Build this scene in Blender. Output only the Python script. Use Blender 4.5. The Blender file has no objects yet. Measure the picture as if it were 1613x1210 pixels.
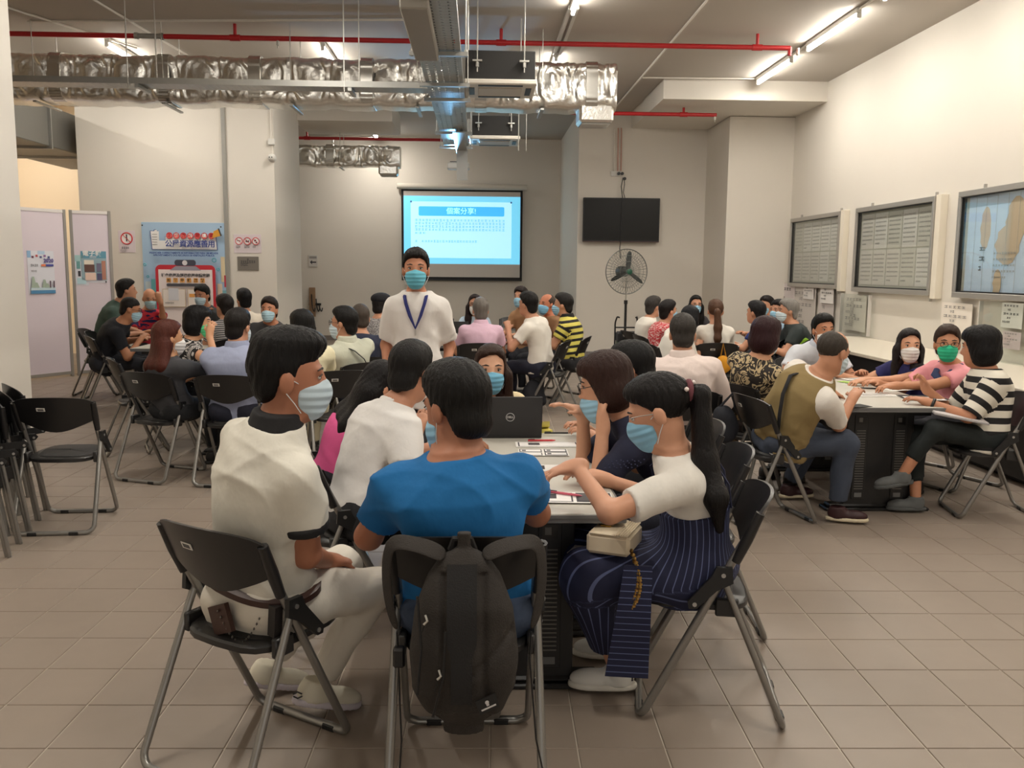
import bpy, bmesh, math, random
import numpy as np
from math import sin, cos, pi, radians, sqrt
from mathutils import Vector, Matrix
rnd = random.Random(7)
SC = bpy.context.scene
COL = SC.collection
# ------------------------------------------------------------------ camera
F, CAMH, CX, CY = 1390.0, 1.62, 806.5, 605.0
def _cam_axes(vx=755.0, vy=424.0, roll=.009):
    y = np.array([(vx-CX)/F, (vy-CY)/F, 1.]); y /= np.linalg.norm(y)
    h = np.array([1., roll, 0.])
    d = np.cross(y, h); d /= np.linalg.norm(d)
    if d[1] < 0: d = -d
    x = np.cross(d, y); x /= np.linalg.norm(x)
    if x[0] < 0: x = -x
    return np.array([x, y, -d])
RC = _cam_axes()
def ray(px, py): return RC @ np.array([(px-CX)/F, (py-CY)/F, 1.])
def atz(px, py, z=0.): r = ray(px, py); return np.array([0, 0, CAMH]) + (z-CAMH)/r[2]*r
def aty(px, py, y): r = ray(px, py); return np.array([0, 0, CAMH]) + y/r[1]*r
cam = bpy.data.cameras.new('camera'); camo = bpy.data.objects.new('camera', cam); COL.objects.link(camo)
m4 = Matrix.Identity(4)
for i in range(3):
    m4[i][0] = RC[i, 0]; m4[i][1] = -RC[i, 1]; m4[i][2] = -RC[i, 2]
m4[2][3] = CAMH
camo.matrix_world = m4
cam.sensor_fit = 'HORIZONTAL'; cam.sensor_width = 36; cam.lens = F/1613*36; cam.clip_end = 200
SC.camera = camo
# ------------------------------------------------------------------ world, exposure, large lights
w = bpy.data.worlds.new('world'); SC.world = w; w.use_nodes = True
bg = w.node_tree.nodes['Background']; bg.inputs[0].default_value = (1.0, .93, .84, 1); bg.inputs[1].default_value = .5
SC.view_settings.view_transform = 'Standard'; SC.view_settings.look = 'None'
SC.view_settings.gamma = 1; SC.view_settings.use_curve_mapping = False
SC.view_settings.exposure = 0.48
SC.cycles.max_bounces = 6; SC.cycles.diffuse_bounces = 4; SC.cycles.glossy_bounces = 3
SC.cycles.use_denoising = True
TUBE_POWER = 22.; TUBE_COL = (1.0, .935, .835); TUBE_EMIT = 42.
# ------------------------------------------------------------------ materials
def lin(c):
    return tuple((v/12.92 if v <= .04045 else ((v+.055)/1.055)**2.4) for v in [x/255. for x in c])
_mats = {}
def _tree(name):
    m = bpy.data.materials.new(name); m.use_nodes = True
    nt = m.node_tree; return m, nt, nt.nodes['Principled BSDF']
def mat(name, rgb=(128,128,128), rough=.6, metal=0., emit=0., noise=0., nscale=8., bump=0., bscale=60., alpha=1., spec=.5, coat=0., trans=0., stretch=None):
    if name in _mats: return _mats[name]
    m, nt, b = _tree(name); c = lin(rgb)
    b.inputs['Base Color'].default_value = (*c, 1); b.inputs['Roughness'].default_value = rough
    b.inputs['Metallic'].default_value = metal; b.inputs['Specular IOR Level'].default_value = spec
    b.inputs['Alpha'].default_value = alpha; b.inputs['Coat Weight'].default_value = coat
    b.inputs['Transmission Weight'].default_value = trans
    if emit:
        b.inputs['Emission Color'].default_value = (*c, 1); b.inputs['Emission Strength'].default_value = emit
    if noise or bump:
        tc = nt.nodes.new('ShaderNodeTexCoord'); vec = tc.outputs['Object']
        if stretch:
            mp = nt.nodes.new('ShaderNodeMapping'); mp.inputs['Scale'].default_value = stretch
            nt.links.new(vec, mp.inputs[0]); vec = mp.outputs[0]
    if noise:
        n = nt.nodes.new('ShaderNodeTexNoise'); n.inputs['Scale'].default_value = nscale; n.inputs['Detail'].default_value = 4
        nt.links.new(vec, n.inputs['Vector'])
        r = nt.nodes.new('ShaderNodeMapRange'); r.inputs[3].default_value = 1-noise; r.inputs[4].default_value = 1+noise
        nt.links.new(n.outputs['Fac'], r.inputs[0])
        mx = nt.nodes.new('ShaderNodeMix'); mx.data_type = 'RGBA'; mx.blend_type = 'MULTIPLY'; mx.inputs[0].default_value = 1
        mx.inputs[6].default_value = (*c, 1); nt.links.new(r.outputs[0], mx.inputs[7]); nt.links.new(mx.outputs[2], b.inputs['Base Color'])
    if bump:
        n2 = nt.nodes.new('ShaderNodeTexNoise'); n2.inputs['Scale'].default_value = bscale; n2.inputs['Detail'].default_value = 3
        nt.links.new(vec, n2.inputs['Vector'])
        bp = nt.nodes.new('ShaderNodeBump'); bp.inputs['Strength'].default_value = bump; bp.inputs['Distance'].default_value = .01
        nt.links.new(n2.outputs['Fac'], bp.inputs['Height']); nt.links.new(bp.outputs[0], b.inputs['Normal'])
    _mats[name] = m; return m
def pattern(name, kind, c1, c2, scale=1., duty=.5, rough=.8):
    """cloth print in the wearer's own coordinates (vertex attribute pc, metres)"""
    if name in _mats: return _mats[name]
    m, nt, b = _tree(name); b.inputs['Roughness'].default_value = rough
    at = nt.nodes.new('ShaderNodeAttribute'); at.attribute_name = 'pc'
    sx = nt.nodes.new('ShaderNodeSeparateXYZ'); nt.links.new(at.outputs['Vector'], sx.inputs[0])
    def math_(op, a, bb=None):
        n = nt.nodes.new('ShaderNodeMath'); n.operation = op
        for i, v in enumerate((a, bb)):
            if v is None: continue
            if isinstance(v, (int, float)): n.inputs[i].default_value = v
            else: nt.links.new(v, n.inputs[i])
        return n.outputs[0]
    if kind in ('hstripe', 'vstripe'):
        src = sx.outputs[2] if kind == 'hstripe' else sx.outputs[0]
        fr = math_('FRACT', math_('ADD', math_('MULTIPLY', src, 1./scale), 50.))
        fac = math_('LESS_THAN', fr, duty)
    elif kind == 'swirl':
        n = nt.nodes.new('ShaderNodeTexNoise'); n.inputs['Scale'].default_value = scale; n.inputs['Distortion'].default_value = 2.2
        n.inputs['Detail'].default_value = 1.; nt.links.new(at.outputs['Vector'], n.inputs['Vector'])
        fr = math_('FRACT', math_('MULTIPLY', n.outputs['Fac'], 5.)); fac = math_('LESS_THAN', fr, duty)
    elif kind == 'fleck':
        mp = nt.nodes.new('ShaderNodeMapping'); mp.inputs['Scale'].default_value = (1, 1, 2.6)
        nt.links.new(at.outputs['Vector'], mp.inputs[0])
        n = nt.nodes.new('ShaderNodeTexNoise'); n.inputs['Scale'].default_value = scale; n.inputs['Detail'].default_value = 2
        nt.links.new(mp.outputs[0], n.inputs['Vector']); fac = math_('LESS_THAN', n.outputs['Fac'], duty)
    mx = nt.nodes.new('ShaderNodeMix'); mx.data_type = 'RGBA'
    nt.links.new(fac, mx.inputs[0]); mx.inputs[6].default_value = (*lin(c2), 1); mx.inputs[7].default_value = (*lin(c1), 1)
    nt.links.new(mx.outputs[2], b.inputs['Base Color'])
    _mats[name] = m; return m
# ------------------------------------------------------------------ object helpers
def link(o, parent=None):
    COL.objects.link(o)
    if parent is not None: o.parent = parent
    return o
def tag(o, label=None, cat=None, group=None, kind=None):
    if label: o['label'] = label
    if cat: o['category'] = cat
    if group: o['group'] = group
    if kind: o['kind'] = kind
    return o
def empty(name, loc=(0,0,0), rz=0., label=None, cat=None, group=None):
    o = bpy.data.objects.new(name, None); o.empty_display_size = .1
    o.location = loc; o.rotation_euler = (0, 0, rz); link(o); return tag(o, label, cat, group)
class MB:
    """collects boxes, tubes, plates and builds ONE mesh object"""
    def __init__(s): s.v = []; s.f = []; s.m = []
    def add(s, vs, fs, mi=0):
        n = len(s.v); s.v += [tuple(map(float, v)) for v in vs]; s.f += [tuple(i+n for i in f) for f in fs]; s.m += [mi]*len(fs); return s
    def box(s, x0, y0, z0, x1, y1, z1, mi=0, rot=None, bev=0.):
        if bev and min(abs(x1-x0), abs(y1-y0), abs(z1-z0)) > 2.1*bev:
            b = bev; vs = []; cx = ((x0, x0+b), (x1, x1-b)); cy = ((y0, y0+b), (y1, y1-b)); cz = ((z0, z0+b), (z1, z1-b))
            bm = bmesh.new(); bmesh.ops.create_cube(bm, size=1)
            for v in bm.verts: v.co = ((x0+x1)/2+v.co.x*(x1-x0), (y0+y1)/2+v.co.y*(y1-y0), (z0+z1)/2+v.co.z*(z1-z0))
            bmesh.ops.bevel(bm, geom=list(bm.edges), offset=b, segments=1, affect='EDGES')
            bm.verts.index_update()
            vs = [v.co.copy() for v in bm.verts]; fs = [tuple(v.index for v in f.verts) for f in bm.faces]; bm.free()
        else:
            vs = [Vector(c) for c in ((x0,y0,z0),(x1,y0,z0),(x1,y1,z0),(x0,y1,z0),(x0,y0,z1),(x1,y0,z1),(x1,y1,z1),(x0,y1,z1))]
            fs = [(0,3,2,1),(4,5,6,7),(0,1,5,4),(1,2,6,5),(2,3,7,6),(3,0,4,7)]
        if rot is not None:
            c = Vector(((x0+x1)/2, (y0+y1)/2, (z0+z1)/2)); vs = [c + rot @ (v-c) for v in vs]
        return s.add(vs, fs, mi)
    def tube(s, pts, r=.01, n=8, mi=0, closed=False, flat=1.):
        pts = [Vector(p) for p in pts]; N = len(pts); rr = r if isinstance(r, (list, tuple)) else [r]*N
        vs = []; up = None
        for i, p in enumerate(pts):
            if closed: t = pts[(i+1) % N]-pts[i-1]
            else: t = pts[min(i+1, N-1)]-pts[max(i-1, 0)]
            t = t.normalized() if t.length > 1e-9 else Vector((0,0,1))
            if up is None:
                up = Vector((0,0,1)) if abs(t.z) < .9 else Vector((1,0,0))
            a = (up - t*up.dot(t)); a = a.normalized() if a.length > 1e-6 else t.orthogonal().normalized()
            up = a; b = t.cross(a)
            for k in range(n):
                th = 2*pi*k/n; vs.append(p + a*(rr[i]*cos(th)*flat) + b*(rr[i]*sin(th)))
        fs = []
        for i in range(N if closed else N-1):
            j = (i+1) % N
            for k in range(n):
                l = (k+1) % n; fs.append((i*n+k, i*n+l, j*n+l, j*n+k))
        if not closed:
            fs.append(tuple(reversed(range(n)))); fs.append(tuple((N-1)*n+k for k in range(n)))
        return s.add(vs, fs, mi)
    def prism(s, poly, y0, y1, mi=0, frame=None):
        """polygon in (x,z) extruded along y; frame maps (x,y,z) to points"""
        n = len(poly); fr = frame or (lambda x, y, z: (x, y, z))
        vs = [fr(x, y0, z) for x, z in poly] + [fr(x, y1, z) for x, z in poly]
        fs = [tuple(range(n)), tuple(reversed(range(n, 2*n)))] + [(i, n+i, n+(i+1) % n, (i+1) % n) for i in range(n)]
        return s.add(vs, fs, mi)
    def lathe(s, prof, c=(0,0,0), n=16, mi=0, axis='z'):
        vs = []
        for r, h in prof:
            for k in range(n):
                a = 2*pi*k/n; x, y, z = r*cos(a), r*sin(a), h
                if axis == 'y': x, y, z = r*cos(a), h, r*sin(a)
                if axis == 'x': x, y, z = h, r*cos(a), r*sin(a)
                vs.append((c[0]+x, c[1]+y, c[2]+z))
        fs = []
        for i in range(len(prof)-1):
            for k in range(n): l = (k+1) % n; fs.append((i*n+k, i*n+l, (i+1)*n+l, (i+1)*n+k))
        fs.append(tuple(reversed(range(n)))); fs.append(tuple((len(prof)-1)*n+k for k in range(n)))
        return s.add(vs, fs, mi)
    def build(s, name, mats, parent=None, smooth=False, loc=None, rz=None):
        me = bpy.data.meshes.new(name); me.from_pydata(s.v, [], s.f); me.update()
        for m_ in (mats if isinstance(mats, (list, tuple)) else [mats]): me.materials.append(m_)
        me.polygons.foreach_set('material_index', s.m)
        bm = bmesh.new(); bm.from_mesh(me); bmesh.ops.recalc_face_normals(bm, faces=bm.faces); bm.to_mesh(me); bm.free()
        if smooth: me.shade_smooth() if smooth is True else me.set_sharp_from_angle(angle=radians(smooth))
        o = bpy.data.objects.new(name, me); link(o, parent)
        if loc is not None: o.location = loc
        if rz is not None: o.rotation_euler = (0, 0, rz)
        return o
def arc(pts, rad=.05, seg=5):
    """round the corners of a polyline"""
    pts = [Vector(p) for p in pts]; out = [pts[0]]
    for i in range(1, len(pts)-1):
        p = pts[i]; a = (pts[i-1]-p); b = (pts[i+1]-p); r = min(rad, a.length*.45, b.length*.45)
        A = p+a.normalized()*r; B = p+b.normalized()*r
        for k in range(seg+1):
            t = k/seg; out.append(A*(1-t)**2 + p*2*t*(1-t) + B*t*t)
    out.append(pts[-1]); return out
def copy_tree(o, parent=None):
    c = o.copy(); COL.objects.link(c)
    if parent is not None: c.parent = parent
    for ch in list(o.children): copy_tree(ch, c)
    return c
def text(body, size, m, parent, mtx, name='lettering', align='CENTER', bold=0., squash=1.):
    cu = bpy.data.curves.new(name, 'FONT'); cu.body = body; cu.size = size; cu.align_x = align; cu.align_y = 'CENTER'
    cu.extrude = .0006; cu.offset = bold; cu.resolution_u = 2; cu.materials.append(m)
    tmp = bpy.data.objects.new(name, cu); me = bpy.data.meshes.new_from_object(tmp); bpy.data.objects.remove(tmp); me.name = name
    if not me.materials: me.materials.append(m)
    o = bpy.data.objects.new(name, me); link(o, parent); o.matrix_local = mtx @ Matrix.Diagonal((squash, 1, 1, 1)); return o
def facing(x, y, z, rz=0., tilt=pi/2):
    """text frame standing upright, read from -Y when rz=0"""
    return Matrix.Translation((x, y, z)) @ Matrix.Rotation(rz, 4, 'Z') @ Matrix.Rotation(tilt, 4, 'X')
def squiggle(mb, x0, x1, z, h, y, n, seed=0, mi=0, gap=.25, yt=.0008):
    """a row of illegible printed characters as thin raised marks"""
    r = random.Random(seed); st = (x1-x0)/n
    for i in range(n):
        a = x0+i*st; b = a+st*(1-gap); hh = h*(.7+.3*r.random())
        mb.box(a, y-yt, z-hh/2, b, y, z-hh/2+hh*.22, mi); mb.box(a, y-yt, z+hh*.2, b, y, z+hh*.42, mi)
        xm = a+(b-a)*r.uniform(.25, .75); mb.box(xm-st*.08, y-yt*1.2, z-hh/2, xm+st*.08, y, z+hh/2, mi)
# ================================================================== ROOM
CEIL = 4.47; XR = 5.25
wallm = mat('painted_wall', (219, 213, 203), .75, noise=.015, nscale=3, bump=.05, bscale=180)
warmwall = mat('warm_lit_wall', (246, 226, 196), .75)  # warm light of the far-left area put into the wall colour
ceilm = mat('painted_ceiling', (182, 174, 164), .85, noise=.03, nscale=1.5)
grout = mat('grout', (196, 186, 172), .9)
skirt = mat('skirting_grey', (128, 122, 116), .55)
def tile_material():
    m, nt, b = _tree('floor_tile'); b.inputs['Roughness'].default_value = .42
    g = nt.nodes.new('ShaderNodeNewGeometry')
    mp = nt.nodes.new('ShaderNodeVectorMath'); mp.operation = 'SCALE'; mp.inputs['Scale'].default_value = 1/.3
    nt.links.new(g.outputs['Position'], mp.inputs[0])
    fl = nt.nodes.new('ShaderNodeVectorMath'); fl.operation = 'FLOOR'; nt.links.new(mp.outputs[0], fl.inputs[0])
    wn = nt.nodes.new('ShaderNodeTexWhiteNoise'); nt.links.new(fl.outputs[0], wn.inputs['Vector'])
    no = nt.nodes.new('ShaderNodeTexNoise'); no.inputs['Scale'].default_value = 9; no.inputs['Detail'].default_value = 5
    nt.links.new(g.outputs['Position'], no.inputs['Vector'])
    ad = nt.nodes.new('ShaderNodeMath'); ad.operation = 'MULTIPLY_ADD'; ad.inputs[1].default_value = .03; ad.inputs[2].default_value = .93
    nt.links.new(wn.outputs['Value'], ad.inputs[0])
    a2 = nt.nodes.new('ShaderNodeMath'); a2.operation = 'MULTIPLY_ADD'; a2.inputs[1].default_value = .1
    nt.links.new(no.outputs['Fac'], a2.inputs[0]); nt.links.new(ad.outputs[0], a2.inputs[2])
    mx = nt.nodes.new('ShaderNodeMix'); mx.data_type = 'RGBA'; mx.blend_type = 'MULTIPLY'; mx.inputs[0].default_value = 1
    mx.inputs[6].default_value = (*lin((147, 134, 122)), 1); nt.links.new(a2.outputs[0], mx.inputs[7]); nt.links.new(mx.outputs[2], b.inputs['Base Color'])
    return m
tilem = tile_material()
def struct(name, boxes, m, bev=0.):
    mb = MB()
    for b in boxes: mb.box(*b, bev=bev)
    return tag(mb.build(name, m), kind='structure')
floor = struct('floor', [(-9.2, -6, -.2, 5.5, 20.3, -.004)], grout)
def build_tiles():
    S = .3; G = .004; th = radians(-1.2); ux = Vector((cos(th), sin(th), 0)); uy = Vector((-sin(th), cos(th), 0))
    o0 = Vector(atz(1094, 1007)); T = S-G
    vs = [(-T/2, -T/2, -.004), (T/2, -T/2, -.004), (T/2, T/2, -.004), (-T/2, T/2, -.004)]
    e = T/2-.0022; vs += [(-e, -e, 0), (e, -e, 0), (e, e, 0), (-e, e, 0)]
    fs = [(4,5,6,7), (0,1,5,4), (1,2,6,5), (2,3,7,6), (3,0,4,7)]
    me = bpy.data.meshes.new('tile'); me.from_pydata(vs, [], fs); me.materials.append(tilem)
    cs = []
    for i in range(-45, 30):
        for j in range(-30, 70):
            c = o0 + ux*(i+.5)*S + uy*(j+.5)*S
            if not (-9.1 < c.x < 5.1 and -1 < c.y < 20): continue
            inview = c.y > 2.2 and abs(c.x/c.y-.035) < .66
            if c.y > 13 and c.x < -6.2: inview = inview
            cs.append((0 if inview else 1, (c - Vector((0, 0, 0))).length, c))
    cs.sort(key=lambda t: t[:2])
    R = Matrix.Rotation(th, 4, 'Z'); rest = MB()
    for k, (a, d, c) in enumerate(cs):
        if k < 300:
            o = bpy.data.objects.new('tile', me); COL.objects.link(o); o.parent = floor; o.location = c; o.rotation_euler = (0, 0, th)
        else: rest.add([R @ Vector(v) + c for v in vs], fs)
    o = rest.build('floor_tiles', tilem, floor); tag(o, kind='stuff')
build_tiles()
struct('ceiling', [(-9.2, -6, CEIL, 5.5, 20.3, CEIL+.3)], ceilm)
struct('wall_right', [(XR, -6, 0, XR+.25, 20.3, CEIL)], wallm)
struct('wall_left', [(-3.98, -6, 0, -3.61, 7.2, CEIL)], wallm)
struct('wall_far_left', [(-9.4, -6, 0, -9.2, 20.3, CEIL)], warmwall)
struct('wall_back_left', [(-9.2, 16.6, 0, -6.0, 16.8, CEIL)], warmwall)
struct('wall_back', [(-9.2, 20.0, 0, 1.95, 20.25, CEIL)], wallm)
struct('wall_back_return', [(1.8, 16.4, 0, 2.0, 20.0, CEIL)], wallm)
struct('wall_back_right', [(2.0, 16.4, 0, XR, 16.65, CEIL)], wallm)
struct('pillar_left', [(-6.04, 13.8, 0, -3.11, 15.7, CEIL)], wallm)
struct('pillar_right', [(4.15, 14.95, 0, XR, 16.4, CEIL-.3)], wallm)
struct('beam_right', [(2.75, 13.6, CEIL-.29, XR, 16.4, CEIL)], wallm)
struct('beam_left', [(-3.2, 15.6, CEIL-.36, -1.5, 17.2, CEIL)], wallm)
struct('baseboard_right', [(2.0, 16.385, 0, 4.15, 16.4, .11), (1.785, 16.385, 0, 2.0, 16.4, .11), (1.785, 16.4, 0, 1.8, 20, .11)], skirt)
struct('baseboard_back', [(-9, 19.985, 0, 1.785, 20, .11)], skirt)
struct('baseboard_pillar', [(-6.05, 13.785, 0, -3.1, 13.8, .1), (-3.11, 13.8, 0, -3.095, 15.7, .1)], skirt)
struct('trim_1', [(4.138, 14.935, 0, XR, 14.95, .1)], skirt)

# ================================================================== CEILING SERVICES
steel = mat('galvanised_steel', (176, 176, 172), .38, .85, noise=.06, nscale=20)
rodm = mat('threaded_rod_zinc', (205, 203, 196), .35, .8)
redm = mat('red_pipe_paint', (176, 30, 34), .4)
pvc = mat('white_conduit', (222, 216, 206), .5)
blackm = mat('black_plastic', (26, 26, 27), .42)
foil = mat('foil_wrap', (240, 238, 232), .30, 1., noise=.03, nscale=6, bump=.5, bscale=28)
foiltape = mat('foil_tape', (212, 210, 204), .3, 1.)
tubem = mat('lit_tube', (255, 250, 240), .4, emit=TUBE_EMIT)
lampbody = mat('lamp_body', (214, 212, 206), .45)
# ---- strip lights
def strip_light(x, y0, y1, label, group=None, k=1.):
    t = empty('strip_light', (x, (y0+y1)/2, CEIL), 0, label, 'ceiling light', group)
    L = (y1-y0)/2; b = MB(); b.box(-.03, -L, -.06, .03, L, 0, bev=.006); b.build('batten', lampbody, t)
    for s in (-1, 1):
        e = MB(); e.box(-.022, s*L-.02, -.115, .022, s*L+.02, -.055, bev=.006); e.build('end_cap', lampbody, t)
    u = MB(); u.tube([(0, -L+.02, -.095), (0, L-.02, -.095)], .019, 10); u.build('tube', tubem, t, smooth=40)
    la = bpy.data.lights.new('tube_light', 'AREA'); la.shape = 'RECTANGLE'; la.size = .04; la.size_y = 2*L-.05
    la.energy = TUBE_POWER*k; la.color = TUBE_COL; lo = bpy.data.objects.new('tube_light', la); link(lo, t); lo.location = (0, 0, -.118)
strip_light(4.1, 11.95, 13.35, 'lit strip light near the right wall, farthest of that row, by the beam', k=.75)
strip_light(4.1, 9.85, 11.35, 'lit strip light near the right wall, second from the beam', k=.75)
strip_light(4.1, 7.8, 9.25, 'lit strip light near the right wall, cut by the top edge of the view', k=.75)
strip_light(1.0, 8.6, 9.98, 'lit strip light over the room centre, nearest, cut by the top edge')
strip_light(1.0, 12.1, 13.3, 'lit strip light seen just above the foil duct, right of the dark ceiling unit')
strip_light(-4.7, 11.75, 12.95, 'lit strip light at far left, above the foil duct near the white column')
strip_light(-2.0, 11.75, 13.1, 'lit strip light above the foil duct, left of the cable tray')
strip_light(-2.2, 18.2, 19.5, 'lit strip light in the recess behind the left pillar')
for x, y, lb in ((4.1, 6.3, 'over the right-hand table'), (4.1, 3.4, 'over the empty floor at right'), (4.1, .4, 'behind the camera at right'), (1.0, 5.6, 'over the centre tables'), (1.0, 1.6, 'behind the camera at centre'),
                 (-2.0, 6.8, 'over the left group'), (-2.0, 2.6, 'over the empty floor at left'), (-7.4, 12.6, 'behind the white panels'), (-7.6, 14.9, 'added to brighten the warm wall at far left')):  # far-left wall lamp is unseen, added to brighten that wall
    strip_light(x, y-.65, y+.65, 'lit strip light '+lb+', out of the frame', k=.75 if x > 4 else 1.3)
tr = MB(); tr.box(.955, 9.98, CEIL-.04, .995, 12.1, CEIL); tr.box(1.03, 9.98, CEIL-.04, 1.07, 12.1, CEIL)
tag(tr.build('lamp_trunking', lampbody), 'twin pale trunking linking the two centre strip lights', 'trunking')
# ---- conduits
def pipe_thing(name, paths, r, m, label, cat, n=8, rad=.08):
    mb = MB()
    for p in paths: mb.tube(arc(p, rad) if len(p) > 2 else p, r, n)
    return tag(mb.build(name, m, smooth=40), label, cat)
z = CEIL-.018
pipe_thing('conduit', [[(2.39, 8.5, z), (2.37, 16.3, z)]], .014, pvc, 'white conduit running back along the ceiling right of centre', 'conduit')
pipe_thing('conduit', [[(4.1, 13.4, z), (2.4, 13.45, z)]], .012, pvc, 'short white conduit on the ceiling just before the right beam', 'conduit')
for ya, yb, lb in ((9.26, 9.84, 'at the top edge'), (11.36, 11.94, 'nearest the beam'), (6.96, 7.79, 'above the frame')):
    pipe_thing('conduit', [[(4.1, ya, z), (4.1, yb, z)]], .014, pvc, 'short white conduit between right-row strip lights, '+lb, 'conduit')
a = Vector(aty(83, 30, 10.9)); pipe_thing('conduit', [[(-5.3, 11.0, z), (-.6, 10.6, z)]], .014, pvc, 'white conduit crossing the ceiling above the red pipe at left', 'conduit')
pipe_thing('conduit', [[(-4.2, 9.4, z), (-3.9, 13.3, z)]], .013, pvc, 'slanting white conduit on the ceiling over the left end of the duct', 'conduit')
pipe_thing('conduit', [[(-5.6, 9.6, z), (-4.5, 12.2, z)]], .013, pvc, 'white conduit at the far upper left corner of the ceiling', 'conduit')
# ---- red sprinkler pipes
def red_pipe(x0, x1, y, z, drops, label):
    t = empty('sprinkler_pipe', ((x0+x1)/2, y, z), 0, label, 'pipe'); cx = (x0+x1)/2
    mb = MB(); mb.tube([(x0-cx, 0, 0), (x1-cx, 0, 0)], .03, 10); mb.build('pipe', redm, t, smooth=40)
    for d in drops:
        k = MB(); k.tube([(d-cx, 0, 0), (d-cx, 0, min(CEIL-z-.002, .105 if y == 14.2 else 9))], .02, 8); k.tube([(d-cx-.06, 0, 0), (d-cx+.06, 0, 0)], .038, 10); k.build('riser', redm, t, smooth=40)
    for d in drops[::2]:
        k = MB(); k.tube([(d-cx+.5, 0, 0), (d-cx+.5, 0, -.07)], .018, 8); k.lathe([(.022, -.07), (.022, -.075), (.006, -.085), (.006, -.11)], (d-cx+.5, 0, 0), 8); k.build('sprinkler_head', rodm, t, smooth=40)
    return t
t = red_pipe(-5.6, 3.75, 11.0, 4.31, (-2.9, .25, 3.35), 'long red sprinkler pipe crossing the whole ceiling in front of the foil duct')
mb = MB()
for x in (-4.05, -3.75): mb.tube([(x+.925-.02, 0, 0), (x+.925+.02, 0, 0)], .042, 10)
mb.tube([(-4.05+.925, 0, 0), (-3.75+.925, 0, 0)], .033, 10); mb.build('coupling', steel, t, smooth=40)
k = MB(); k.tube([(3.75+.925, 0, .01), (3.75+.925, 0, -.09)], .025, 8); k.build('sprinkler_head', redm, t, smooth=40)
red_pipe(1.3, 3.72, 14.2, 4.06, (3.2,), 'short red sprinkler pipe under the right beam')
red_pipe(-4.6, .2, 18.0, 4.15, (-3.4,), 'red sprinkler pipe in the recess above the small foil duct')
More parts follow.
